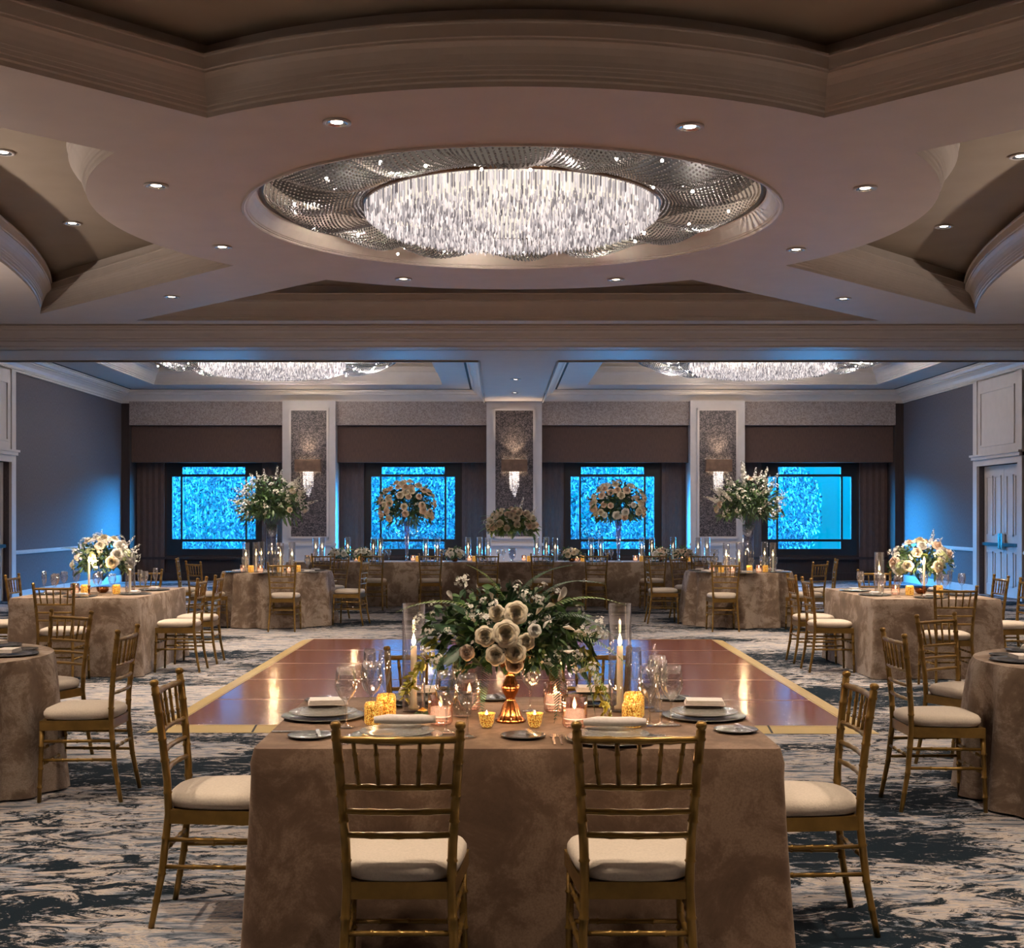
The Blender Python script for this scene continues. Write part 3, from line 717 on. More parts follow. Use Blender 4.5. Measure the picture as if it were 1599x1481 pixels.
# flame slightly larger for distant candles kept at true scale
e_ = empty('taper_candle')
MB().lathe([(.001, .0), (.034, .0), (.034, .006), (.014, .014), (.008, .03), (.012, .05), (.007, .07), (.012, .085), (.016, .09), (.016, .10), (.001, .10)], 16).obj('candlestick', COPPER, e_)
MB().lathe([(.0115, .09), (.0105, .32), (.001, .322)], 12).obj('candle', WAX, e_); flame_mb(.322, 1.3).obj('flame', FLAME, [c for c in e_.children if c.name.startswith('candle') and not c.name.startswith('candles')][0])
P_tap = Proto(e_, 'candle')
e_ = empty('pink_votive')
MB().lathe([(.001, .004), (.034, .004), (.040, .014), (.038, .028), (.041, .034), (.042, .105), (.0405, .106), (.036, .034), (.001, .03)], 48, (0, 0, 0), 16, .025).obj('ribbed_glass', PINKG, e_)
MB().lathe([(.001, .062), (.034, .060), (.034, .030), (.001, .030)], 20).obj('candle', GLOWWAX, e_); flame_mb(.062, .8).obj('flame', FLAME, [c for c in e_.children if c.name.startswith('candle')][0])
P_pink = Proto(e_, 'votive candle')
e_ = empty('amber_votive')
MB().lathe([(.001, .004), (.020, .004), (.028, .02), (.034, .055), (.037, .062), (.034, .062), (.026, .022), (.001, .012)], 20).obj('mercury_glass', AMBER, e_)
flame_mb(.03, .9).obj('flame', FLAME, e_)
P_amb = Proto(e_, 'votive candle')
e_ = empty('amber_jar_candle')
MB().lathe([(.001, .003), (.034, .003), (.040, .012), (.040, .085), (.034, .098), (.031, .098), (.036, .084), (.036, .015), (.001, .012)], 24).obj('mercury_glass', AMBER, e_)
MB().lathe([(.001, .07), (.034, .07)], 16).obj('candle', GLOWWAX, e_)
P_jar = Proto(e_, 'votive candle')
# place setting pieces
P_chg = single('charger_plate', MB().lathe([(.001, .004), (.10, .004), (.118, .007), (.160, .013), (.163, .011), (.12, 0), (.001, 0)], 48), PEWTER, 'plate')
P_pl = single('dinner_plate', MB().lathe([(.001, .004), (.085, .004), (.13, .014), (.132, .012), (.09, 0), (.001, 0)], 40), PLATE, 'plate')
P_bp = single('bread_plate', MB().lathe([(.001, .004), (.05, .004), (.078, .012), (.080, .010), (.055, 0), (.001, 0)], 36), PEWTER, 'plate')
nm = MB()
for k in range(3):
    z = .004 + k * .006; w = .068 - k * .003; d = .042
    nm.box(-w, w, -d, d, z - .003, z + .002)
for j in range(0): pass
P_nap = single('folded_napkin', nm, NAP, 'napkin')
nr = MB().tube([(-.11, 0, .018), (-.06, .004, .02), (0, 0, .019), (.06, -.003, .02), (.11, 0, .018)], [.012, .018, .017, .018, .013], 10)
P_napr = single('rolled_napkin', nr, NAP, 'napkin')
P_knife = single('table_knife', MB().box(-.006, .006, -.11, -.02, 0, .004).box(-.009, .009, -.02, .10, .001, .003), SILVER, 'cutlery')
fk = MB().box(-.004, .004, -.10, .05, 0, .003)
for q in (-.009, -.003, .003, .009): fk.box(q - .0015, q + .0015, .05, .10, 0, .003)
fk.box(-.0105, .0105, .045, .055, 0, .003)
P_fork = single('table_fork', fk, SILVER, 'cutlery')

# ------------------------------------------------------------------ flowers
def petal_rose(seed, R=1.0):
    r_ = random.Random(seed); m = MB()
    for li, (np_, rad, hgt, open_, w) in enumerate(((2, .10, .50, 0, 2.2), (3, .22, .49, .1, 1.5), (4, .36, .46, .3, 1.3), (5, .52, .38, .8, 1.15), (5, .70, .27, 1.4, 1.15), (6, .88, .12, 2.0, 1.05), (6, 1.02, -.04, 2.4, 1.05))):
        for k in range(np_):
            a = 2 * pi * (k + .5 * li) / np_ + r_.uniform(-.12, .12); vs = []; U, V = 6, 5; tl = r_.uniform(-.05, .05)
            for i in range(U + 1):
                u = i / U * 2 - 1
                for j in range(V + 1):
                    t_ = j / V; bulge = sin(pi * min(1, t_ * 1.0) * .62) ** .8
                    rr = rad * (.30 + .70 * bulge) + .05 * abs(u) + open_ * .10 * max(0, t_ - .75) * 4 * (1 - u * u * .5)
                    aa = a + u * w * (pi / np_) * 1.1 * (.5 + .5 * sin(pi * min(1, .15 + t_ * .75)))
                    z = -.35 + (hgt + .35 + tl) * t_ - (.12 * u * u * t_) - open_ * .12 * max(0, t_ - .75) * 4
                    vs.append((rr * cos(aa), rr * sin(aa), z))
            m.add([Vector(p) * R for p in vs], [(i * (V + 1) + j, (i + 1) * (V + 1) + j, (i + 1) * (V + 1) + j + 1, i * (V + 1) + j + 1) for i in range(U) for j in range(V)], True)
    m.lathe([(.01, -.4), (.3, -.38), (.55, -.2), (.5, 0)], 10)
    return m
def leafq(m, p, d, L, W_, bend=.2, rnd=random):
    """leaf: 2x3 quads from p along d"""
    d = Vector(d).normalized(); side = d.cross(Vector((rnd.uniform(-1, 1), rnd.uniform(-1, 1), rnd.uniform(-.3, 1))))
    if side.length < .01: side = Vector((1, 0, 0))
    side.normalize(); nrm = side.cross(d); vs = []
    for t_, w in ((0, .08), (.3, .8), (.6, 1), (.85, .55), (1, .03)):
        c = Vector(p) + d * L * t_ - Vector((0, 0, 1)) * bend * L * t_ * t_
        vs += [c - side * W_ * w * .5 + nrm * W_ * .12 * w, c, c + side * W_ * w * .5 + nrm * W_ * .12 * w]
    fs = []
    for j in range(4): fs += [(j * 3, j * 3 + 1, j * 3 + 4, j * 3 + 3), (j * 3 + 1, j * 3 + 2, j * 3 + 5, j * 3 + 4)]
    m.add(vs, fs, True)
def fern_mb(L=.30, n=20, droop=.6, pl=.04):
    m = MB(); pts = []
    for i in range(13):
        t_ = i / 12; pts.append(Vector((L * t_, 0, L * (.35 * t_ - droop * t_ * t_))))
    m.tube(pts, [.0022 * (1 - .7 * i / 12) for i in range(13)], 5)
    for k in range(n):
        t_ = .12 + .86 * k / n; f_ = t_ * 12; i = min(11, int(f_)); p = pts[i].lerp(pts[i + 1], f_ - i)
        l = pl * sin(pi * min(1, .15 + t_ * .85)) + .006
        for s in (-1, 1):
            d = Vector((.35, s, .0)).normalized(); sd = Vector((1, -s * .35, 0)).normalized() * .0026
            q = p + d * l + Vector((0, 0, -.2 * l))
            m.add([p - sd, p + sd, q + sd * .6, q - sd * .6], [(0, 1, 2, 3)])
    return m
def blossom_mb(seed, n=9, spread=1., pr=.3):
    """cluster of small five-petalled flowers, radius about 1"""
    r_ = random.Random(seed); m = MB()
    for k in range(n):
        th = r_.uniform(0, 2 * pi); ph = r_.uniform(.1, 1.0)
        d = Vector((cos(th) * sqrt(1 - ph * ph), sin(th) * sqrt(1 - ph * ph), ph)); c = d * spread * r_.uniform(.6, 1)
        q = d.to_track_quat('Z', 'Y').to_matrix(); a0 = r_.uniform(0, 2)
        for j in range(5):
            a = a0 + 2 * pi * j / 5; e1 = q @ Vector((cos(a), sin(a), .25)); e2 = q @ Vector((-sin(a), cos(a), 0))
            m.add([c, c + e1 * pr * .6 - e2 * pr * .32, c + e1 * pr * 1.05, c + e1 * pr * .6 + e2 * pr * .32], [(0, 1, 2, 3)], True)
    return m
def spike_mb(L=.22, n=16, fr=.016, seed=0):
    """stem carrying small blossoms up its length"""
    r_ = random.Random(seed); st_ = MB().tube([(0, 0, 0), (0, 0, L)], .002, 5); m = MB()
    for k in range(n):
        t_ = .3 + .7 * k / n; a = k * 2.4; c = Vector((cos(a) * .014 * (1.3 - t_), sin(a) * .014 * (1.3 - t_), L * t_))
        d = Vector((cos(a), sin(a), .4)).normalized(); q = d.to_track_quat('Z', 'Y').to_matrix(); f = fr * (1.35 - t_ * .8)
        for j in range(5):
            b_ = 2 * pi * j / 5; e1 = q @ Vector((cos(b_), sin(b_), .3)); e2 = q @ Vector((-sin(b_), cos(b_), 0))
            m.add([c, c + e1 * f * .6 - e2 * f * .35, c + e1 * f, c + e1 * f * .6 + e2 * f * .35], [(0, 1, 2, 3)], True)
    return m
def calla_mb():
    m = MB(); n = 16; rows = 7; vs = []
    for j in range(rows):
        t_ = j / (rows - 1)
        for k in range(n):
            a = 2 * pi * k / n; r = .12 + .55 * t_ ** .8 * (1 + .15 * cos(a)); z = -1 + 2 * t_ + .75 * t_ * t_ * cos(a)
            vs.append((r * cos(a) * .8, r * sin(a), z))
    m.add(vs, [(j * n + k, j * n + (k + 1) % n, (j + 1) * n + (k + 1) % n, (j + 1) * n + k) for j in range(rows - 1) for k in range(n)], True)
    return m
ME = {}
for i in range(2): 
    ME['rose%d' % i] = petal_rose(i).mesh('rose', ROSE); ME['blush%d' % i] = petal_rose(i + 5).mesh('rose', BLUSH); ME['white%d' % i] = petal_rose(i + 9).mesh('rose', WHITE)
ME['clus'] = blossom_mb(1).mesh('blossom', WHITE); ME['clus2'] = blossom_mb(2, 14, 1, .24).mesh('blossom', WHITE); ME['hyd'] = blossom_mb(4, 40, 1, .26).mesh('hydrangea', LIME)
ME['spike'] = spike_mb().mesh('blossom_spike', WHITE); ME['fern'] = fern_mb().mesh('fern_frond', FERN); ME['fernd'] = fern_mb(.27, 22, .9, .055).mesh('fern_frond', LEAFD)
ME['calla'] = calla_mb().mesh('calla_lily', WHITE)
def dirq(d, spin=0, axis='Z'): 
    q = Vector(d).normalized().to_track_quat(axis, 'Y' if axis == 'Z' else 'Z'); 
    from mathutils import Quaternion
    return q @ Quaternion((0, 0, 1) if axis == 'Z' else (1, 0, 0), spin)
def kid(name, mesh, parent, loc, d, s, spin=0, axis='Z'):
    o = ob(name, mesh, parent); o.location = loc; o.rotation_mode = 'QUATERNION'; o.rotation_quaternion = dirq(d, spin, axis); o.scale = (s,) * 3; return o
def rdir(r_, zmin=-.4, front=0):
    while True:
        v_ = Vector((r_.gauss(0, 1), r_.gauss(0, 1), r_.gauss(0, 1))).normalized()
        if v_.z > zmin and (not front or v_.y < front): return v_
def arrangement(loc, c, rad, seed, vase, label, group, nrose=10, rs=.035, rtype=('rose',), nleaf=260, leaf=(.07, .026), nclus=8, cs=.03, nspike=0, nfern=0, explicit=(), front=.3, zmin=-.3, leafmats=(LEAF, LEAFD), ferns='fern', spk=1., hyd=0):
    """c: centre height above base; rad: (rx,ry,rz) of the flower mass"""
    r_ = random.Random(seed); root = empty('flower_arrangement'); root.location = loc
    tag(root, label, 'flower arrangement', group)
    for nme, mb, mt in vase(): mb.obj(nme, mt, root)
    ctr = Vector((0, 0, c)); R = Vector(rad)
    E = lambda d, k: ctr + Vector((d.x * R.x, d.y * R.y, d.z * R.z)) * k
    for mt in leafmats:
        m = MB()
        for k in range(nleaf):
            d = rdir(r_, zmin - .2); k0 = r_.uniform(.25, .93); p = E(d, k0)
            dd = (d * .7 + Vector((r_.gauss(0, .5), r_.gauss(0, .5), r_.gauss(0, .5)))); L = leaf[0] * r_.uniform(.6, 1.3)
            leafq(m, p, dd, L, leaf[1] * r_.uniform(.7, 1.2), r_.uniform(0, .5), r_)
        for k in range(14):
            d = rdir(r_, zmin); m.tube([ctr - Vector((0, 0, R.z * .8)), E(d, .5), E(d, .95)], [.002, .002, .0012], 4)
        o = m.obj('foliage', mt, root); o['kind'] = 'stuff'
    for nme, key, px, py, pz, dx, dy, dz, s in explicit:
        kid(nme, ME[key], root, (px, py, pz), (dx, dy, dz), s, r_.uniform(0, 6))
    placed = []
    for k in range(nrose):
        for tr in range(30):
            d = rdir(r_, zmin, front); p = E(d, .88)
            if all((p - q).length > rs * 1.5 for q in placed): break
        p = E(d, 1.0); placed.append(p); ty = r_.choice(rtype)
        kid('rose', ME[ty + str(r_.randint(0, 1))], root, p, d + Vector((0, -.3, .1)), rs * r_.uniform(.8, 1.15), r_.uniform(0, 6))
    for k in range(nclus):
        d = rdir(r_, zmin, front); kid('blossom', ME['clus' if k % 2 else 'clus2'], root, E(d, r_.uniform(.85, 1.05)), d, cs * r_.uniform(.8, 1.3), r_.uniform(0, 6))
    for k in range(hyd):
        d = rdir(r_, zmin, front); kid('hydrangea', ME['hyd'], root, E(d, .82), d, cs * 1.7, r_.uniform(0, 6))
    for k in range(nspike):
        d = rdir(r_, -.1, .6); kid('blossom_spike', ME['spike'], root, E(d, .75), d + Vector((0, 0, .3)), spk * r_.uniform(.8, 1.2), r_.uniform(0, 6))
    for k in range(nfern):
        a = r_.uniform(0, 2 * pi); d = Vector((cos(a), sin(a) * .6, r_.uniform(-.1, .5))); kid('fern_frond', ME[ferns], root, E(d.normalized(), .5), d, spk * r_.uniform(.8, 1.2), r_.uniform(-.5, .5), 'X')
    return root
def v_pedestal():
    m = MB().lathe([(.001, 0), (.056, 0), (.058, .006), (.050, .012), (.040, .03), (.030, .060), (.020, .078), (.016, .088), (.020, .095), (.030, .115), (.034, .130), (.028, .150), (.018, .165), (.020, .19), (.05, .22), (.085, .25), (.095, .27), (.09, .27), (.05, .225), (.001, .21)], 48, (0, 0, 0), 12, .03)
    return [('pedestal_vase', m, COPPER)]
def v_trumpet(h):
    m = MB().lathe([(.001, 0), (.062, 0), (.062, .006), (.02, .02), (.014, .04), (.024, .055), (.030, .07), (.024, .09), (.018, .10), (.024, .14), (.036, .3 * h / .6), (.048, .45 * h / .6), (.062, h), (.060, h), (.044, .45 * h / .6), (.02, .14), (.001, .12)], 20)
    return lambda: [('trumpet_vase', m, GLASSB)]
GLASSB = glassy('vase_glass', (.72, .80, .92), .22, (1, 1, 1), .9, .095)
def v_cyl(h, r=.055):
    m = MB().lathe([(.001, 0), (r, 0), (r, .01), (r, h * .7), (r * 1.12, h), (r * 1.08, h), (r * .93, h * .7), (r * .93, .014), (.001, .012)], 20)
    return lambda: [('cylinder_vase', m, GLASSB)]
def v_urn():
    m = MB().lathe([(.001, 0), (.05, 0), (.05, .006), (.015, .02), (.015, .04), (.05, .07), (.062, .12), (.055, .19), (.058, .23), (.056, .23), (.05, .19), (.055, .12), (.001, .06)], 20)
    return [('footed_vase', m, GLASSB)]
def v_bowl():
    m = MB().lathe([(.001, 0), (.03, 0), (.055, .02), (.065, .06), (.062, .06), (.05, .022), (.001, .01)], 18)
    return [('gold_bowl', m, COPPER)]
# main arrangement on the foreground table
vx, vy, _ = tp(797, 1127)
def FP(px, py, dy=0):   # local offset for a bloom seen at a pixel, at the arrangement's distance minus dy
    Y = vy + dy; return ((px - VX) * Y / FOC - vx, dy, CH - (py - VY) * Y / FOC - .75)
ex = []
for px, py, dy, s, k in ((790, 990, -.20, .043, 'rose0'), (757, 994, -.18, .033, 'rose1'), (774, 1024, -.19, .033, 'rose0'), (806, 957, -.16, .038, 'rose1'), (805, 1020, -.18, .034, 'rose0'), (776, 958, -.14, .028, 'rose1'),
                         (835, 985, -.18, .022, 'white0'), (728, 1020, -.14, .026, 'blush0'), (822, 1003, -.16, .028, 'rose1'), (803, 1038, -.16, .030, 'blush1')):
    p = FP(px, py, dy); ex.append(('rose', k, *p, (px - 800) / 400, -1, (985 - py) / 400 + .1, s))
for px, py, dy, s in ((722, 908, -.06, .034), (735, 918, -.08, .03), (745, 960, -.13, .04), (755, 968, -.13, .034), (733, 950, -.12, .024), (820, 930, -.1, .026), (840, 935, -.1, .028), (655, 970, -.1, .026), (672, 985, -.1, .026),
                      (682, 1030, -.1, .03), (668, 1020, -.1, .026), (712, 1045, -.1, .02), (915, 985, -.12, .034), (935, 975, -.1, .03), (905, 1040, -.12, .034), (925, 1045, -.1, .028), (940, 990, -.1, .03), (900, 1020, -.12, .02), (700, 985, -.13, .018), (830, 1060, -.1, .03), (770, 945, -.12, .03), (928, 1062, -.1, .026)):
    p = FP(px, py, dy); ex.append(('blossom', 'clus' if px % 2 else 'clus2', *p, (px - 800) / 250, -.9, (985 - py) / 300 + .2, s))
for px, py, dx, dz, s in ((876, 932, .5, .8, .022), (857, 946, .8, .5, .016), (886, 980, 1, 0, .018), (902, 986, 1, .2, .014), (886, 1018, 1, -.1, .016), (768, 932, -.1, 1, .014), (853, 973, -.6, -.5, .014), (840, 955, .5, .9, .016), (704, 932, -.4, .9, .014)):
    p = FP(px, py, -.16); ex.append(('calla_lily', 'calla', *p, dx, -.5, dz, s))
arr = arrangement((vx, vy, .75), .315, (.355, .15, .205), 21, v_pedestal, 'large white rose and fern arrangement in a copper pedestal vase on the foreground table', 'floral centrepieces',
                  nrose=0, nleaf=950, leaf=(.048, .022), nclus=30, cs=.022, explicit=ex, zmin=-.45)
for x, z, dx, dy, dz, s, k in ((-.12, .42, -1, -.1, .25, 1.0, 'fern'), (.12, .42, 1, -.1, .35, 1.0, 'fern'), (.15, .40, 1, -.2, .15, .95, 'fernd'), (.02, .45, .5, .1, .9, .9, 'fernd'), (.10, .46, .8, 0, .7, .9, 'fernd'), (-.02, .45, -.5, .1, .8, .7, 'fern'),
                               (-.14, .28, -.8, -.3, -.7, .9, 'fernd'), (-.17, .30, -1, -.3, -.5, .8, 'fernd'), (.18, .28, .8, -.3, -.5, .9, 'fernd'), (.22, .28, .9, -.3, -.9, 1.0, 'fern'), (.14, .25, .5, -.4, -.9, .8, 'fernd'), (-.08, .25, -.4, -.5, -.8, .7, 'fernd'), (.2, .33, 1, -.3, -.2, .9, 'fern'), (-.2, .35, -1, -.2, .0, .8, 'fernd')):
    kid('fern_frond', ME[k], arr, (x, -.06, z), (dx, dy, dz), s, 0, 'X')
m = MB(); r_ = random.Random(8)
for k in range(90):
    t_ = r_.random(); p = Vector((-.27 - .13 * t_, -.05, .33 - .22 * t_ + r_.uniform(-.03, .03))); leafq(m, p, (r_.uniform(-1, .4), r_.uniform(-.6, .6), r_.uniform(-.8, .4)), .03, .014, .2, r_)
for k in range(70):
    t_ = r_.random(); p = Vector((.28 + .09 * t_ + r_.uniform(-.02, .02), -.06, .30 - .26 * t_)); leafq(m, p, (r_.uniform(-.6, .8), r_.uniform(-.6, .6), r_.uniform(-.9, .2)), .03, .014, .2, r_)
o = m.obj('lime_sprigs', YLEAF, arr); o['kind'] = 'stuff'
for d, L, p in (((-.2, -.3, 1), .16, (.02, 0, .43)), ((.25, -.2, 1), .15, (-.01, -.02, .42)), ((-1, -.2, .1), .2, (-.16, -.08, .36)), ((-.9, -.3, .5), .17, (-.12, -.08, .40)), ((-.7, -.5, -.6), .16, (-.17, -.1, .30)), ((.6, -.5, -.8), .16, (.1, -.1, .27))):
    m = MB(); leafq(m, (0, 0, 0), (0, 0, 1), L, L * .36, .0, random.Random(4)); kid('broad_leaf', m.mesh('broad_leaf', LEAFD), arr, p, d, .75)

GF = 'floral centrepieces'
def zt(py, Y): return CH - (py - VY) * Y / FOC
# rectangular side tables
arrangement((-4.02, 12.85, TZ), .32, (.31, .26, .25), 31, v_bowl, 'round cream and white flower arrangement on the left rectangular table', GF, 12, .055, ('rose', 'white'), 330, (.06, .026), 22, .05, 8, 1, hyd=2, spk=.8)
arrangement((4.22, 12.7, TZ), .30, (.31, .26, .24), 32, v_bowl, 'round cream and blush flower arrangement on the right rectangular table', GF, 12, .053, ('rose', 'blush', 'white'), 330, (.06, .026), 18, .045, 5, 1, hyd=2, spk=.8)
# round rear tables: tall glass vase
arrangement((-3.19, 17.75, TZ), .92, (.48, .38, .42), 33, v_cyl(.66, .075), 'tall spray of white blossom and dark greenery in a glass vase, rear left round table', GF, 6, .04, ('white', 'rose'), 600, (.10, .032), 70, .042, 22, 8, spk=1.2)
arrangement((3.48, 17.75, TZ), .92, (.47, .38, .42), 34, v_cyl(.66, .075), 'tall spray of white delphinium and greenery in a glass vase, rear right round table', GF, 5, .04, ('white', 'rose', 'blush'), 560, (.09, .032), 70, .042, 30, 6, spk=1.3)
# head table
arrangement((-1.59, 21.75, TZ), .95, (.50, .34, .44), 35, v_trumpet(.68), 'tall blush rose arrangement in a trumpet vase before the centre left window', GF, 46, .058, ('rose', 'blush'), 420, (.12, .036), 10, .04, 2, 3, zmin=-.55, spk=1.2)
arrangement((2.04, 21.75, TZ), .96, (.48, .34, .43), 36, v_trumpet(.68), 'tall blush rose arrangement in a trumpet vase before the centre right window', GF, 42, .058, ('rose', 'blush', 'white'), 440, (.12, .036), 8, .04, 3, 3, zmin=-.5, spk=1.2)
arrangement((.22, 21.7, TZ), .62, (.44, .32, .30), 37, v_urn, 'rounded rose and greenery arrangement in a glass urn at the middle of the head table', GF, 36, .055, ('rose', 'blush', 'rose'), 420, (.11, .035), 10, .04, 2, 6, leafmats=(LEAF, FERN), hyd=3, spk=1.2)
for i, (px, ty, nme) in enumerate(((529, ('white',), 'white dome of blooms at the left end of the head table'), (567, ('white',), 'white dome of blooms second from the left end of the head table'), (710, ('rose', 'white'), 'low cream lily bowl between the left vase and the centre of the head table'),
                                   (893, ('rose',), 'low cream rose bowl right of the head table centre'), (1033, ('blush', 'white'), 'low blush bowl left of the right end of the head table'), (1068, ('blush', 'rose'), 'low blush bowl at the right end of the head table'))):
    X = (px - VX) * 21.6 / FOC
    arrangement((X, 21.6, TZ), .13, (.15, .12, .09), 50 + i, v_bowl, nme, 'low bowls of blooms on the head table', 7, .05, ty, 60, (.10, .03), 6, .03, 0, 3, spk=.7)

# ------------------------------------------------------------------ foreground table setting
g0 = 'on the foreground table'
GW = 'glassware on the foreground table'
for px, py, k, l in ((540, 1137, 'w', 'tall wine glass at the left, nearest the corner of the foreground table'), (580, 1126, 'w', 'large wine glass behind the amber jars, left part of the foreground table'),
                     (577, 1108, 'f', 'champagne flute behind the amber jars on the left'), (601, 1112, 'f', 'champagne flute beside the lime leaves on the left'),
                     (697, 1146, 'w', 'wine glass before the left pink votive'), (730, 1152, 'w', 'wine glass right of the left front chair back'), (722, 1120, 't', 'clear water tumbler behind the left front glasses'),
                     (828, 1112, 'w', 'wine glass just right of the pedestal vase'), (1014, 1134, 'w', 'leftmost wine glass of the right hand cluster'), (1032, 1134, 'f', 'champagne flute in the middle of the right hand cluster'),
                     (1049, 1134, 'w', 'rightmost wine glass of the right hand cluster'), (1026, 1112, 'w', 'wine glass at the back of the right hand cluster'), (992, 1105, 'f', 'champagne flute behind the amber jars on the right'), (1010, 1106, 't', 'water tumbler behind the right hand cluster')):
    {'w': P_wine, 'f': P_flute, 't': P_tumb}[k].put(tp(px, py), px, l, GW, 1.04)
for px, py, l in ((505, 1121, 'grey charger plate at the left end of the foreground table'), (620, 1152, 'charger plate before the left front chair'), (955, 1157, 'charger plate before the right front chair'),
                  (1099, 1121, 'dark charger plate at the right end of the foreground table'), (650, 1098, 'charger plate on the far side left of the foreground table'), (925, 1097, 'charger plate on the far side right of the foreground table')):
    p = tp(px, py); P_chg.put(p, 0, l, 'charger plates on the foreground table')
    P_pl.put((p[0], p[1], p[2] + .0135), 0, l.replace('charger', 'stone grey dinner').replace('grey stone', 'stone').replace('dark stone', 'stone'), 'dinner plates on the foreground table')
for px, py, k, l, r in ((512, 1112, 'n', 'folded ivory napkin on the left end plate', .15), (1100, 1113, 'n', 'folded ivory napkin on the right end plate', -.1), (632, 1146, 'r', 'rolled ivory napkin before the left front chair', .05),
                        (960, 1150, 'r', 'rolled ivory napkin before the right front chair', 0), (652, 1092, 'n', 'ivory napkin on the far left setting', 0), (928, 1091, 'n', 'ivory napkin on the far right setting', 0)):
    p = tp(px, py); (P_nap if k == 'n' else P_napr).put((p[0], p[1], .782), r, l, 'napkins on the foreground table', 1.15 if k == 'n' else 1.0)
for px, py, l in ((484, 1152, 'bread plate near the left front corner of the table'), (817, 1152, 'bread plate at the front edge between the two front chairs'), (1149, 1143, 'bread plate near the right front corner of the table'),
                  (505, 1096, 'bread plate at the back left corner of the table'), (770, 1093, 'bread plate behind the pedestal vase'), (1052, 1093, 'bread plate at the back right of the table')):
    p = tp(px, py); P_bp.put(p, 0, l, 'bread plates on the foreground table'); P_knife.put((p[0] + .03, p[1], .765), .2, 'butter knife on the ' + l, 'butter knives on the bread plates', .8)
for i, (px, py) in enumerate(((455, 1144),)):
    P_knife.put((tp(px, py)[0] + .03, tp(px, py)[1], .7515), pi / 2, 'table knife lying beside the left end setting', 'knives and forks on the foreground table')
for px, py, l in ((540, 1158, 'fork nearest the left front chair, left one'), (546, 1158, 'fork nearest the left front chair, right one'), (716, 1158, 'knife side fork between left front chair and votive'), (865, 1158, 'left fork beside the right front chair'), (876, 1158, 'right fork beside the right front chair'),
                  (1030, 1158, 'left one of the forks right of the right front chair'), (1040, 1158, 'right one of the forks right of the right front chair')):
    P_fork.put((tp(px, py)[0], tp(px, py)[1] + .02, .7515), 0, l, 'knives and forks on the foreground table')
for px, py, l in ((897, 1137, 'nearest pink ribbed votive, right of the vase'), (867, 1113, 'pink ribbed votive behind the nearest one, right of the vase'), (688, 1133, 'pink ribbed votive left of the vase'), (733, 1110, 'pink ribbed votive at the back left of the vase')):
    P_pink.put(tp(px, py), 0, l, 'pink ribbed votive candles', 1.12)
for px, py, l in ((760, 1137, 'small amber votive left of the vase foot'), (835, 1137, 'small amber votive right of the vase foot')):
    P_amb.put(tp(px, py), 0, l, 'small amber votives', .88)
for px, py, s, l in ((583, 1132, .85, 'amber jar candle at the left, front one'), (603, 1122, .95, 'amber jar candle at the left, back one'), (987, 1136, .95, 'amber jar candle at the right, front one'), (990, 1121, 1, 'amber jar candle at the right, back one')):
    P_jar.put(tp(px, py), 0, l, 'amber jar candles', s)
P_hur.put(tp(646, 1112), 0, 'tall glass hurricane with lit taper, left of the foreground flowers', 'tall hurricane candles on the foreground table', 1.0)
P_hur.put(tp(968, 1112), 0, 'tall glass hurricane with lit taper, right of the foreground flowers', 'tall hurricane candles on the foreground table', 1.0)
# single bloom lying on the cloth
bl = empty('loose_bloom'); bl.location = tp(660, 1120); tag(bl, 'small yellow bloom with leaves lying before the left hurricane candle', 'flower')
ob('rose', petal_rose(3).mesh('rose', simple('bloom_yellow', (.8, .45, .08), .6)), bl).scale = (.014,) * 3; bl.children[0].location = (0, 0, .03)
m = MB(); 
for d in ((1, 0, .2), (-1, -.3, .1), (0, -1, .2), (.5, .6, 0)): leafq(m, (0, 0, .012), d, .04, .02, .2, random.Random(2))
m.tube([(0, 0, .005), (0, 0, .025)], .002, 5); m.obj('leaves', LEAFD, bl)

# ------------------------------------------------------------------ side table settings
def dress(cx, cy, side, lab, seed, gname):
    r_ = random.Random(seed)
    for i, (dx, dy) in enumerate(((-.45, -.50), (-.30, -.62), (-.38, -.36), (.42, -.10), (.50, -.22), (.40, .14), (.46, .34), (-.46, .10), (-.40, .30), (.14, -.55), (.24, -.46), (.05, -.38))):
        (P_wf if i % 3 else P_flute).put((cx + dx * .95, cy + dy, TZ), 0, 'stemmed glass among the clustered glassware on ' + lab, 'glassware on ' + lab)
    for i, (dx, dy, q) in enumerate(((0, -.72, 'near end'), (side * .42, -.35, 'aisle side near'), (side * .42, .35, 'aisle side far'), (-side * .42, -.35, 'wall side near'), (-side * .42, .4, 'wall side far'))):
        P_chg.put((cx + dx, cy + dy, TZ), 0, 'charger plate on the %s of %s' % (q, lab), 'charger plates on ' + lab)
        P_nap.put((cx + dx, cy + dy, TZ + .018), pi / 2 if dx else 0, 'napkin on the %s plate of %s' % (q, lab), 'napkins on ' + lab)
    for i, (dx, dy, q) in enumerate(((-.08, -.34, 'left'), (.22, -.30, 'right'))): P_jar.put((cx + dx, cy + dy, TZ), 0, 'amber jar candle, %s one on %s' % (q, lab), 'amber candles on ' + lab)
    P_pink.put((cx - .2, cy - .28, TZ), 0, 'pink ribbed votive on ' + lab, None)
dress(-4.04, 12.94, 1, 'the left rectangular table', 1, '')
dress(4.10, 12.77, -1, 'the right rectangular table', 2, '')
P_tap.put(((139 - VX) * 12.4 / FOC, 12.4, TZ), 0, 'ivory taper candle in front of the flowers on the left rectangular table', 'lit tapers on the side tables')
P_tap.put(((1443 - VX) * 12.3 / FOC, 12.3, TZ), 0, 'ivory taper candle in front of the flowers on the right rectangular table', 'lit tapers on the side tables')
P_hurf.put(((203 - VX) * 12.8 / FOC, 12.8, TZ), 0, 'glass hurricane candle right of the flowers on the left rectangular table', 'hurricane candles on the side tables')
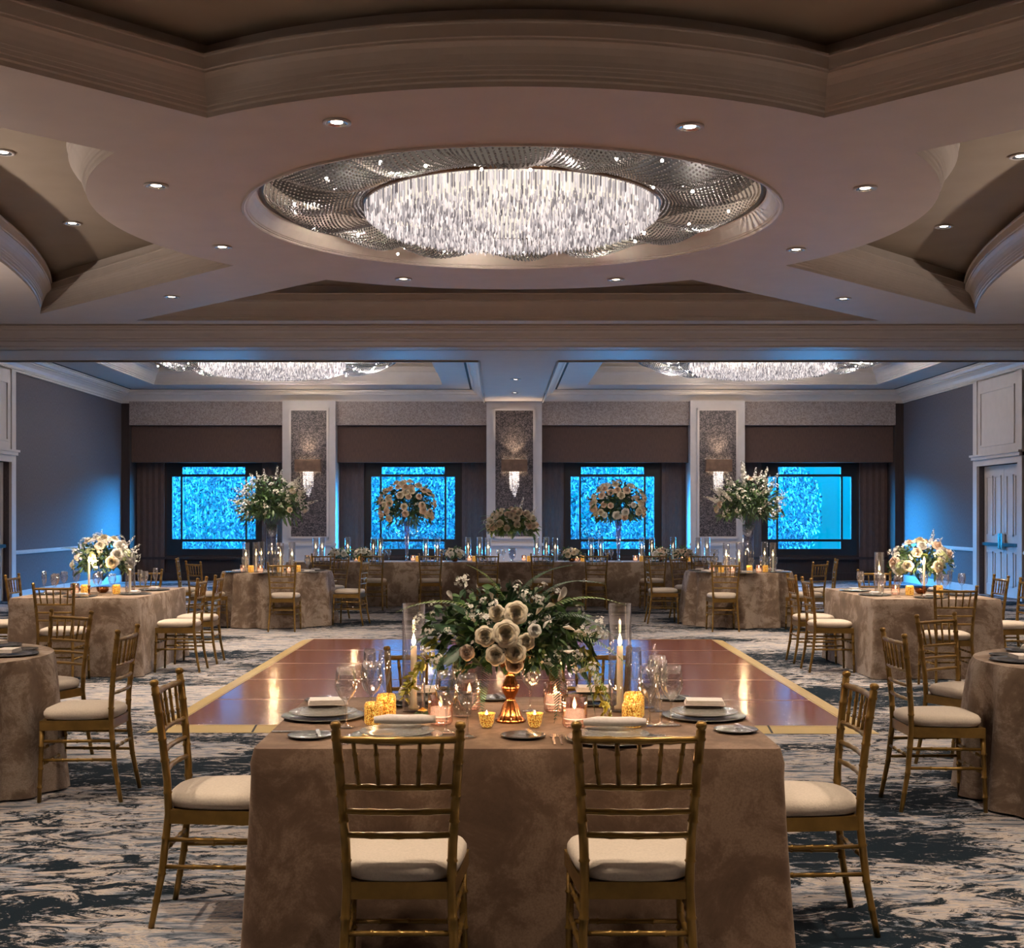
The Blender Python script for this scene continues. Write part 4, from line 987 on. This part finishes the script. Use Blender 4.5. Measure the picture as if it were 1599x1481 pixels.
P_hurf.put(((1373 - VX) * 12.8 / FOC, 12.8, TZ), 0, 'glass hurricane candle left of the flowers on the right rectangular table', 'hurricane candles on the side tables')
# near round tables at the edges
for cx, cy, s, lab in ((-3.30, 7.1, 1, 'the left edge round table'), (3.35, 6.8, -1, 'the right edge round table')):
    for a, q in ((0, 'aisle side'), (60, 'far side'), (-60, 'near side')):
        t_ = radians(a); x, y = cx + s * .55 * cos(t_), cy + .55 * sin(t_)
        P_chg.put((x, y, TZ), 0, 'charger plate on the %s of %s' % (q, lab), 'charger plates on ' + lab)
        P_nap.put((x, y, TZ + .018), pi / 2 + t_, 'napkin on the %s plate of %s' % (q, lab), 'napkins on ' + lab, 1.1)
        P_bp.put((cx + s * .6 * cos(t_ + .45), cy + .6 * sin(t_ + .45), TZ), 0, 'bread plate on the %s of %s' % (q, lab), 'bread plates on ' + lab)
        P_wf.put((cx + s * .34 * cos(t_ + .3), cy + .34 * sin(t_ + .3), TZ), 0, 'wine glass on the %s of %s' % (q, lab), 'wine glasses on ' + lab)
# rear round tables
for cx, cy, pxs, lab in ((-3.12, 17.75, (384, 400, 408, 438, 456), 'the rear left round table'), (3.35, 17.75, (1134, 1154, 1194, 1207), 'the rear right round table')):
    for i, px in enumerate(pxs):
        Y = cy + (-.3, -.1, .25, -.3, -.05)[i]; P_hurf.put(((px - VX) * Y / FOC, Y, TZ), 0, 'glass hurricane candle on %s, %s from the left' % (lab, ordn[i]), 'hurricane candles on ' + lab)
    for k in range(12):
        a = 2 * pi * k / 12 + .15; r = .50 if k % 2 else .42
        P_wf.put((cx + r * cos(a), cy + r * sin(a), TZ), 0, 'wine glass in the ring of glassware on ' + lab, 'wine glasses on ' + lab)
    for k in range(6):
        a = 2 * pi * k / 6 - pi / 2; q = ['front', 'front right', 'back right', 'back', 'back left', 'front left'][k]
        P_chg.put((cx + .58 * cos(a), cy + .58 * sin(a), TZ), 0, 'charger plate at the %s of %s' % (q, lab), 'charger plates on ' + lab)
        P_nap.put((cx + .58 * cos(a), cy + .58 * sin(a), TZ + .018), a + pi / 2, 'napkin at the %s of %s' % (q, lab), 'napkins on ' + lab)
    for k in range(3):
        P_jar.put((cx + (-.3, .1, .33)[k], cy - .3 + .05 * k, TZ), 0, 'amber jar candle on %s, %s from the left' % (lab, ordn[k]), 'amber candles on ' + lab)
        P_pink.put((cx + (-.16, .22, -.42)[k], cy - .36 + .06 * k, TZ), 0, 'pink ribbed votive on ' + lab, 'pink votives on ' + lab)
# head table
ords = ['leftmost', 'second', 'third', 'fourth', 'fifth', 'sixth', 'seventh', 'eighth', 'ninth', 'tenth', 'eleventh', 'twelfth', 'thirteenth', 'fourteenth', 'fifteenth', 'sixteenth', 'seventeenth', 'eighteenth', 'nineteenth', 'twentieth']
for i, px in enumerate((493, 503, 543, 583, 594, 665, 683, 731, 749, 762, 838, 853, 867, 923, 938, 1002, 1018, 1051, 1090, 1104)):
    Y = 21.8 + .2 * ((i * 7) % 3 - 1); P_hurf.put(((px - VX) * Y / FOC, Y, TZ), 0, 'glass hurricane candle on the head table, %s counted from the left' % ords[i], 'hurricane candles on the head table')
for k in range(8):
    X = (((505, 581, 672, 761, 847, 931, 1023, 1097)[k]) - VX) * 21.5 / FOC
    P_chg.put((X, 21.54, TZ), 0, 'charger plate on the head table, %s from the left' % ords[k], 'charger plates on the head table')
    P_nap.put((X, 21.54, TZ + .018), 0, 'napkin on the head table, %s from the left' % ords[k], 'napkins on the head table')
    for j, dx in enumerate((.19, .27)): P_wf.put((X + dx, 21.62 + .05 * j, TZ), 0, 'wine glass to the right of the %s setting of the head table' % ords[k], 'wine glasses on the head table')
    P_jar.put((X - .22, 21.62, TZ), 0, 'amber candle on the head table beside the %s setting' % ords[k], 'amber candles on the head table')
    P_pink.put((X - .31, 21.72, TZ), 0, 'pink votive on the head table beside the %s setting' % ords[k], 'pink votives on the head table')

# ------------------------------------------------------------------ lights
def light(name, kind, loc, energy, col, rot=(0, 0, 0), **kw):
    d = bpy.data.lights.new(name, kind); d.energy = energy; d.color = col
    for k, v in kw.items(): setattr(d, k, v)
    o = ob(name, d); o.location = loc; o.rotation_euler = rot; return o
WARM = (1, .78, .58)
SP = 460; UPE = 850
for i, (x, y, z) in enumerate(spots):
    light('downlight_and_fill_lamp', 'SPOT', (x, y, z - .04), SP, WARM, spot_size=radians(78), spot_blend=.8, shadow_soft_size=.05)
# added fill spots around the front coffer and at the beam, without fixtures
for x, y in ((-2.6, 5.2), (2.8, 5.2), (-1.0, 3.4), (1.2, 3.4), (-4.4, 6.1), (4.6, 6.1), (-6.5, 19.8), (6.8, 19.8)):
    light('downlight_and_fill_lamp', 'SPOT', (x, y, (ZC - .05) if y < 19 else ZC - .33), SP * .8, WARM, spot_size=radians(84), spot_blend=.8, shadow_soft_size=.06)
for x, y, e in ((CX, CY - .08, 34), (-4.47, 25.0, 80), (5.18, 25.0, 80)):
    for k in range(10):
        a = 2 * pi * k / 10; rr = 1.0 if k % 2 else .5
        light('chandelier_lamp', 'SPOT', (x + rr * cos(a), y + rr * sin(a), zc - .26), e, (1, .86, .76), spot_size=radians(150 if y < 20 else 96), spot_blend=.6, shadow_soft_size=.02)
    for k in range(8):
        a = 2 * pi * (k + .3) / 8; light('chandelier_lamp', 'POINT', (x + 1.95 * cos(a), y + 1.95 * sin(a), zc - .03), 10 if y < 20 else 45, (1, .88, .78), shadow_soft_size=.018)
for px, py, tx, ty, tz, e in ((630, 435, -1.59, 21.7, 1.6, 420), (962, 436, 2.04, 21.7, 1.6, 420), (805, 592, .22, 21.7, 1.3, 200), (268, 463, -3.15, 17.8, 1.2, 420), (1317, 466, 3.40, 17.8, 1.2, 420),
                              (347, 385, -4.05, 12.9, .9, 260), (1243, 389, 4.15, 12.7, .9, 260), (526, 190, .04, 4.75, 1.05, 150), (1077, 197, .04, 4.75, 1.05, 150)):
    z = ZC - .27 if py == 592 else ZC; p = Vector(ceil_pt(px, py, z)); p.z -= .04; d = Vector((tx, ty, tz)) - p
    o = light('fill_pin_spot', 'SPOT', p, e, (1, .84, .68), spot_size=radians(26), spot_blend=.7, shadow_soft_size=.04); o.rotation_euler = d.to_track_quat('-Z', 'Y').to_euler()  # extra spots added at the downlight positions to brighten flowers and linen
for x in (-.9, 1.0):   # fill spots added in the near coffer above the frame, without fixtures
    d = Vector((.04, 4.8, 1.05)) - Vector((x, 3.2, 4.85)); o = light('fill_pin_spot', 'SPOT', (x, 3.2, 4.85), 230, (1, .86, .72), spot_size=radians(22), spot_blend=.8, shadow_soft_size=.04); o.rotation_euler = d.to_track_quat('-Z', 'Y').to_euler()
# fill uplights added on the unseen side walls to brighten the ceiling
um_ = MB(); UPL = [(XL + .12, y) for y in (1.0, 4.8, 8.6, 12.4)] + [(XR - .12, y) for y in (1.0, 4.8, 8.6, 12.4)]
for x, y in UPL:
    um_.box(x - .1, x + .1, y - .1, y + .1, 2.05, 2.09).box(x - .1, x - .09, y - .1, y + .1, 2.09, 2.2).box(x + .09, x + .1, y - .1, y + .1, 2.09, 2.2).box(x - .1, x + .1, y - .1, y - .09, 2.09, 2.2).box(x - .1, x + .1, y + .09, y + .1, 2.09, 2.2)
    light('fill_uplight', 'SPOT', (x, y, 2.21), UPE, (1, .87, .77), (pi, 0, 0), spot_size=radians(150), spot_blend=.5, shadow_soft_size=.08)
struct('trim_20', um_, TRIM)
for a, c in PIL:
    light('sconce_lamp', 'SPOT', ((a + c) / 2, 29.12, 2.84), 70, (1, .75, .48), (radians(180), 0, 0), spot_size=radians(100), spot_blend=1, shadow_soft_size=.04)
    light('sconce_lamp', 'SPOT', ((a + c) / 2, 29.12, 2.54), 70, (1, .75, .48), (0, 0, 0), spot_size=radians(100), spot_blend=1, shadow_soft_size=.04)
for px, py in ((646, 1112), (968, 1112)):
    p = tp(px, py); light('candle_light', 'POINT', (p[0], p[1], .75 + .300), 1.6, (1, .6, .28), shadow_soft_size=.006)
for px, py, e in ((897, 1124, 1.2), (867, 1103, .9), (688, 1126, 1.2), (733, 1101, .9), (760, 1137, .7), (835, 1137, .7), (583, 1128, .8), (987, 1131, .8)):
    p = tp(px, py); light('candle_light', 'POINT', (p[0], p[1], .75 + .12), e, (1, .55, .25), shadow_soft_size=.008)
for x, y, e in ((-4.0, 12.5, 5), (4.1, 12.4, 5), (-3.1, 17.4, 7), (3.35, 17.4, 7), (-2.5, 21.7, 5), (0, 21.6, 5), (2.6, 21.7, 5), (1.2, 21.7, 5), (-1.2, 21.7, 5)):
    light('candle_light', 'POINT', (x, y, TZ + .30), e, (1, .6, .3), shadow_soft_size=.01)
for wc in WC:   # daylight portals filling the windows
    o = light('window_portal', 'AREA', (wc, YW + .12, 1.72), 1, (1, 1, 1), (radians(90), 0, 0), shape='RECTANGLE', size=2.0, size_y=2.0)
    o.rotation_euler = (radians(-90), 0, 0); o.data.cycles.is_portal = True
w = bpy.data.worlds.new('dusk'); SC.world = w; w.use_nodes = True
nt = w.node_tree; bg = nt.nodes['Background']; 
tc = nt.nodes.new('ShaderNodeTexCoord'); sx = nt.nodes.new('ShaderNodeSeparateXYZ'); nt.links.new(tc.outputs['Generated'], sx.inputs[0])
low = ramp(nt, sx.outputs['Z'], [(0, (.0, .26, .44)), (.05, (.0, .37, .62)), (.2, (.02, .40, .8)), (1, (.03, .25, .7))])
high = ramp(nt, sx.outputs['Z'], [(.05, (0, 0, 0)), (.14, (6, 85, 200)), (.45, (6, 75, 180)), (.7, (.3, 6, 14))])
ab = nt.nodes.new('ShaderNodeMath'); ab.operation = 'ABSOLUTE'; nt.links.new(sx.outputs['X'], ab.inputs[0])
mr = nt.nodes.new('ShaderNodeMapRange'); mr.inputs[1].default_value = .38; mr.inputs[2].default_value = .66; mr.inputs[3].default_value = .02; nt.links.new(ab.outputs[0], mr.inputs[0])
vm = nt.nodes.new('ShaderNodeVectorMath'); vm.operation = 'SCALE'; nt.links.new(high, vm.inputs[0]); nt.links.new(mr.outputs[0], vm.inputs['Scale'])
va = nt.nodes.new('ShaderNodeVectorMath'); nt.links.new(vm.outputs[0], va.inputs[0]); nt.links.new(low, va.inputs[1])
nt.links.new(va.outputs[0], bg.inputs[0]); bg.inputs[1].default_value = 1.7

# ------------------------------------------------------------------ camera
cd = bpy.data.cameras.new('camera'); cam = ob('camera', cd); cam.location = (0, 0, CH); cam.rotation_euler = (radians(90), 0, 0)
cd.sensor_width = 36; cd.lens = FOC / 1599 * 36; cd.shift_x = (799.5 - VX) / 1599; cd.shift_y = (VY - 740.5) / 1599; cd.clip_end = 200
SC.camera = cam
SC.view_settings.view_transform = 'Standard'; SC.view_settings.look = 'None'; SC.view_settings.exposure = 0.12; SC.view_settings.gamma = 1
SC.view_settings.use_curve_mapping = False
SC.cycles.use_denoising = True; SC.cycles.max_bounces = 8; SC.cycles.transparent_max_bounces = 24; SC.cycles.sample_clamp_indirect = 4; SC.cycles.caustics_reflective = False; SC.cycles.caustics_refractive = False
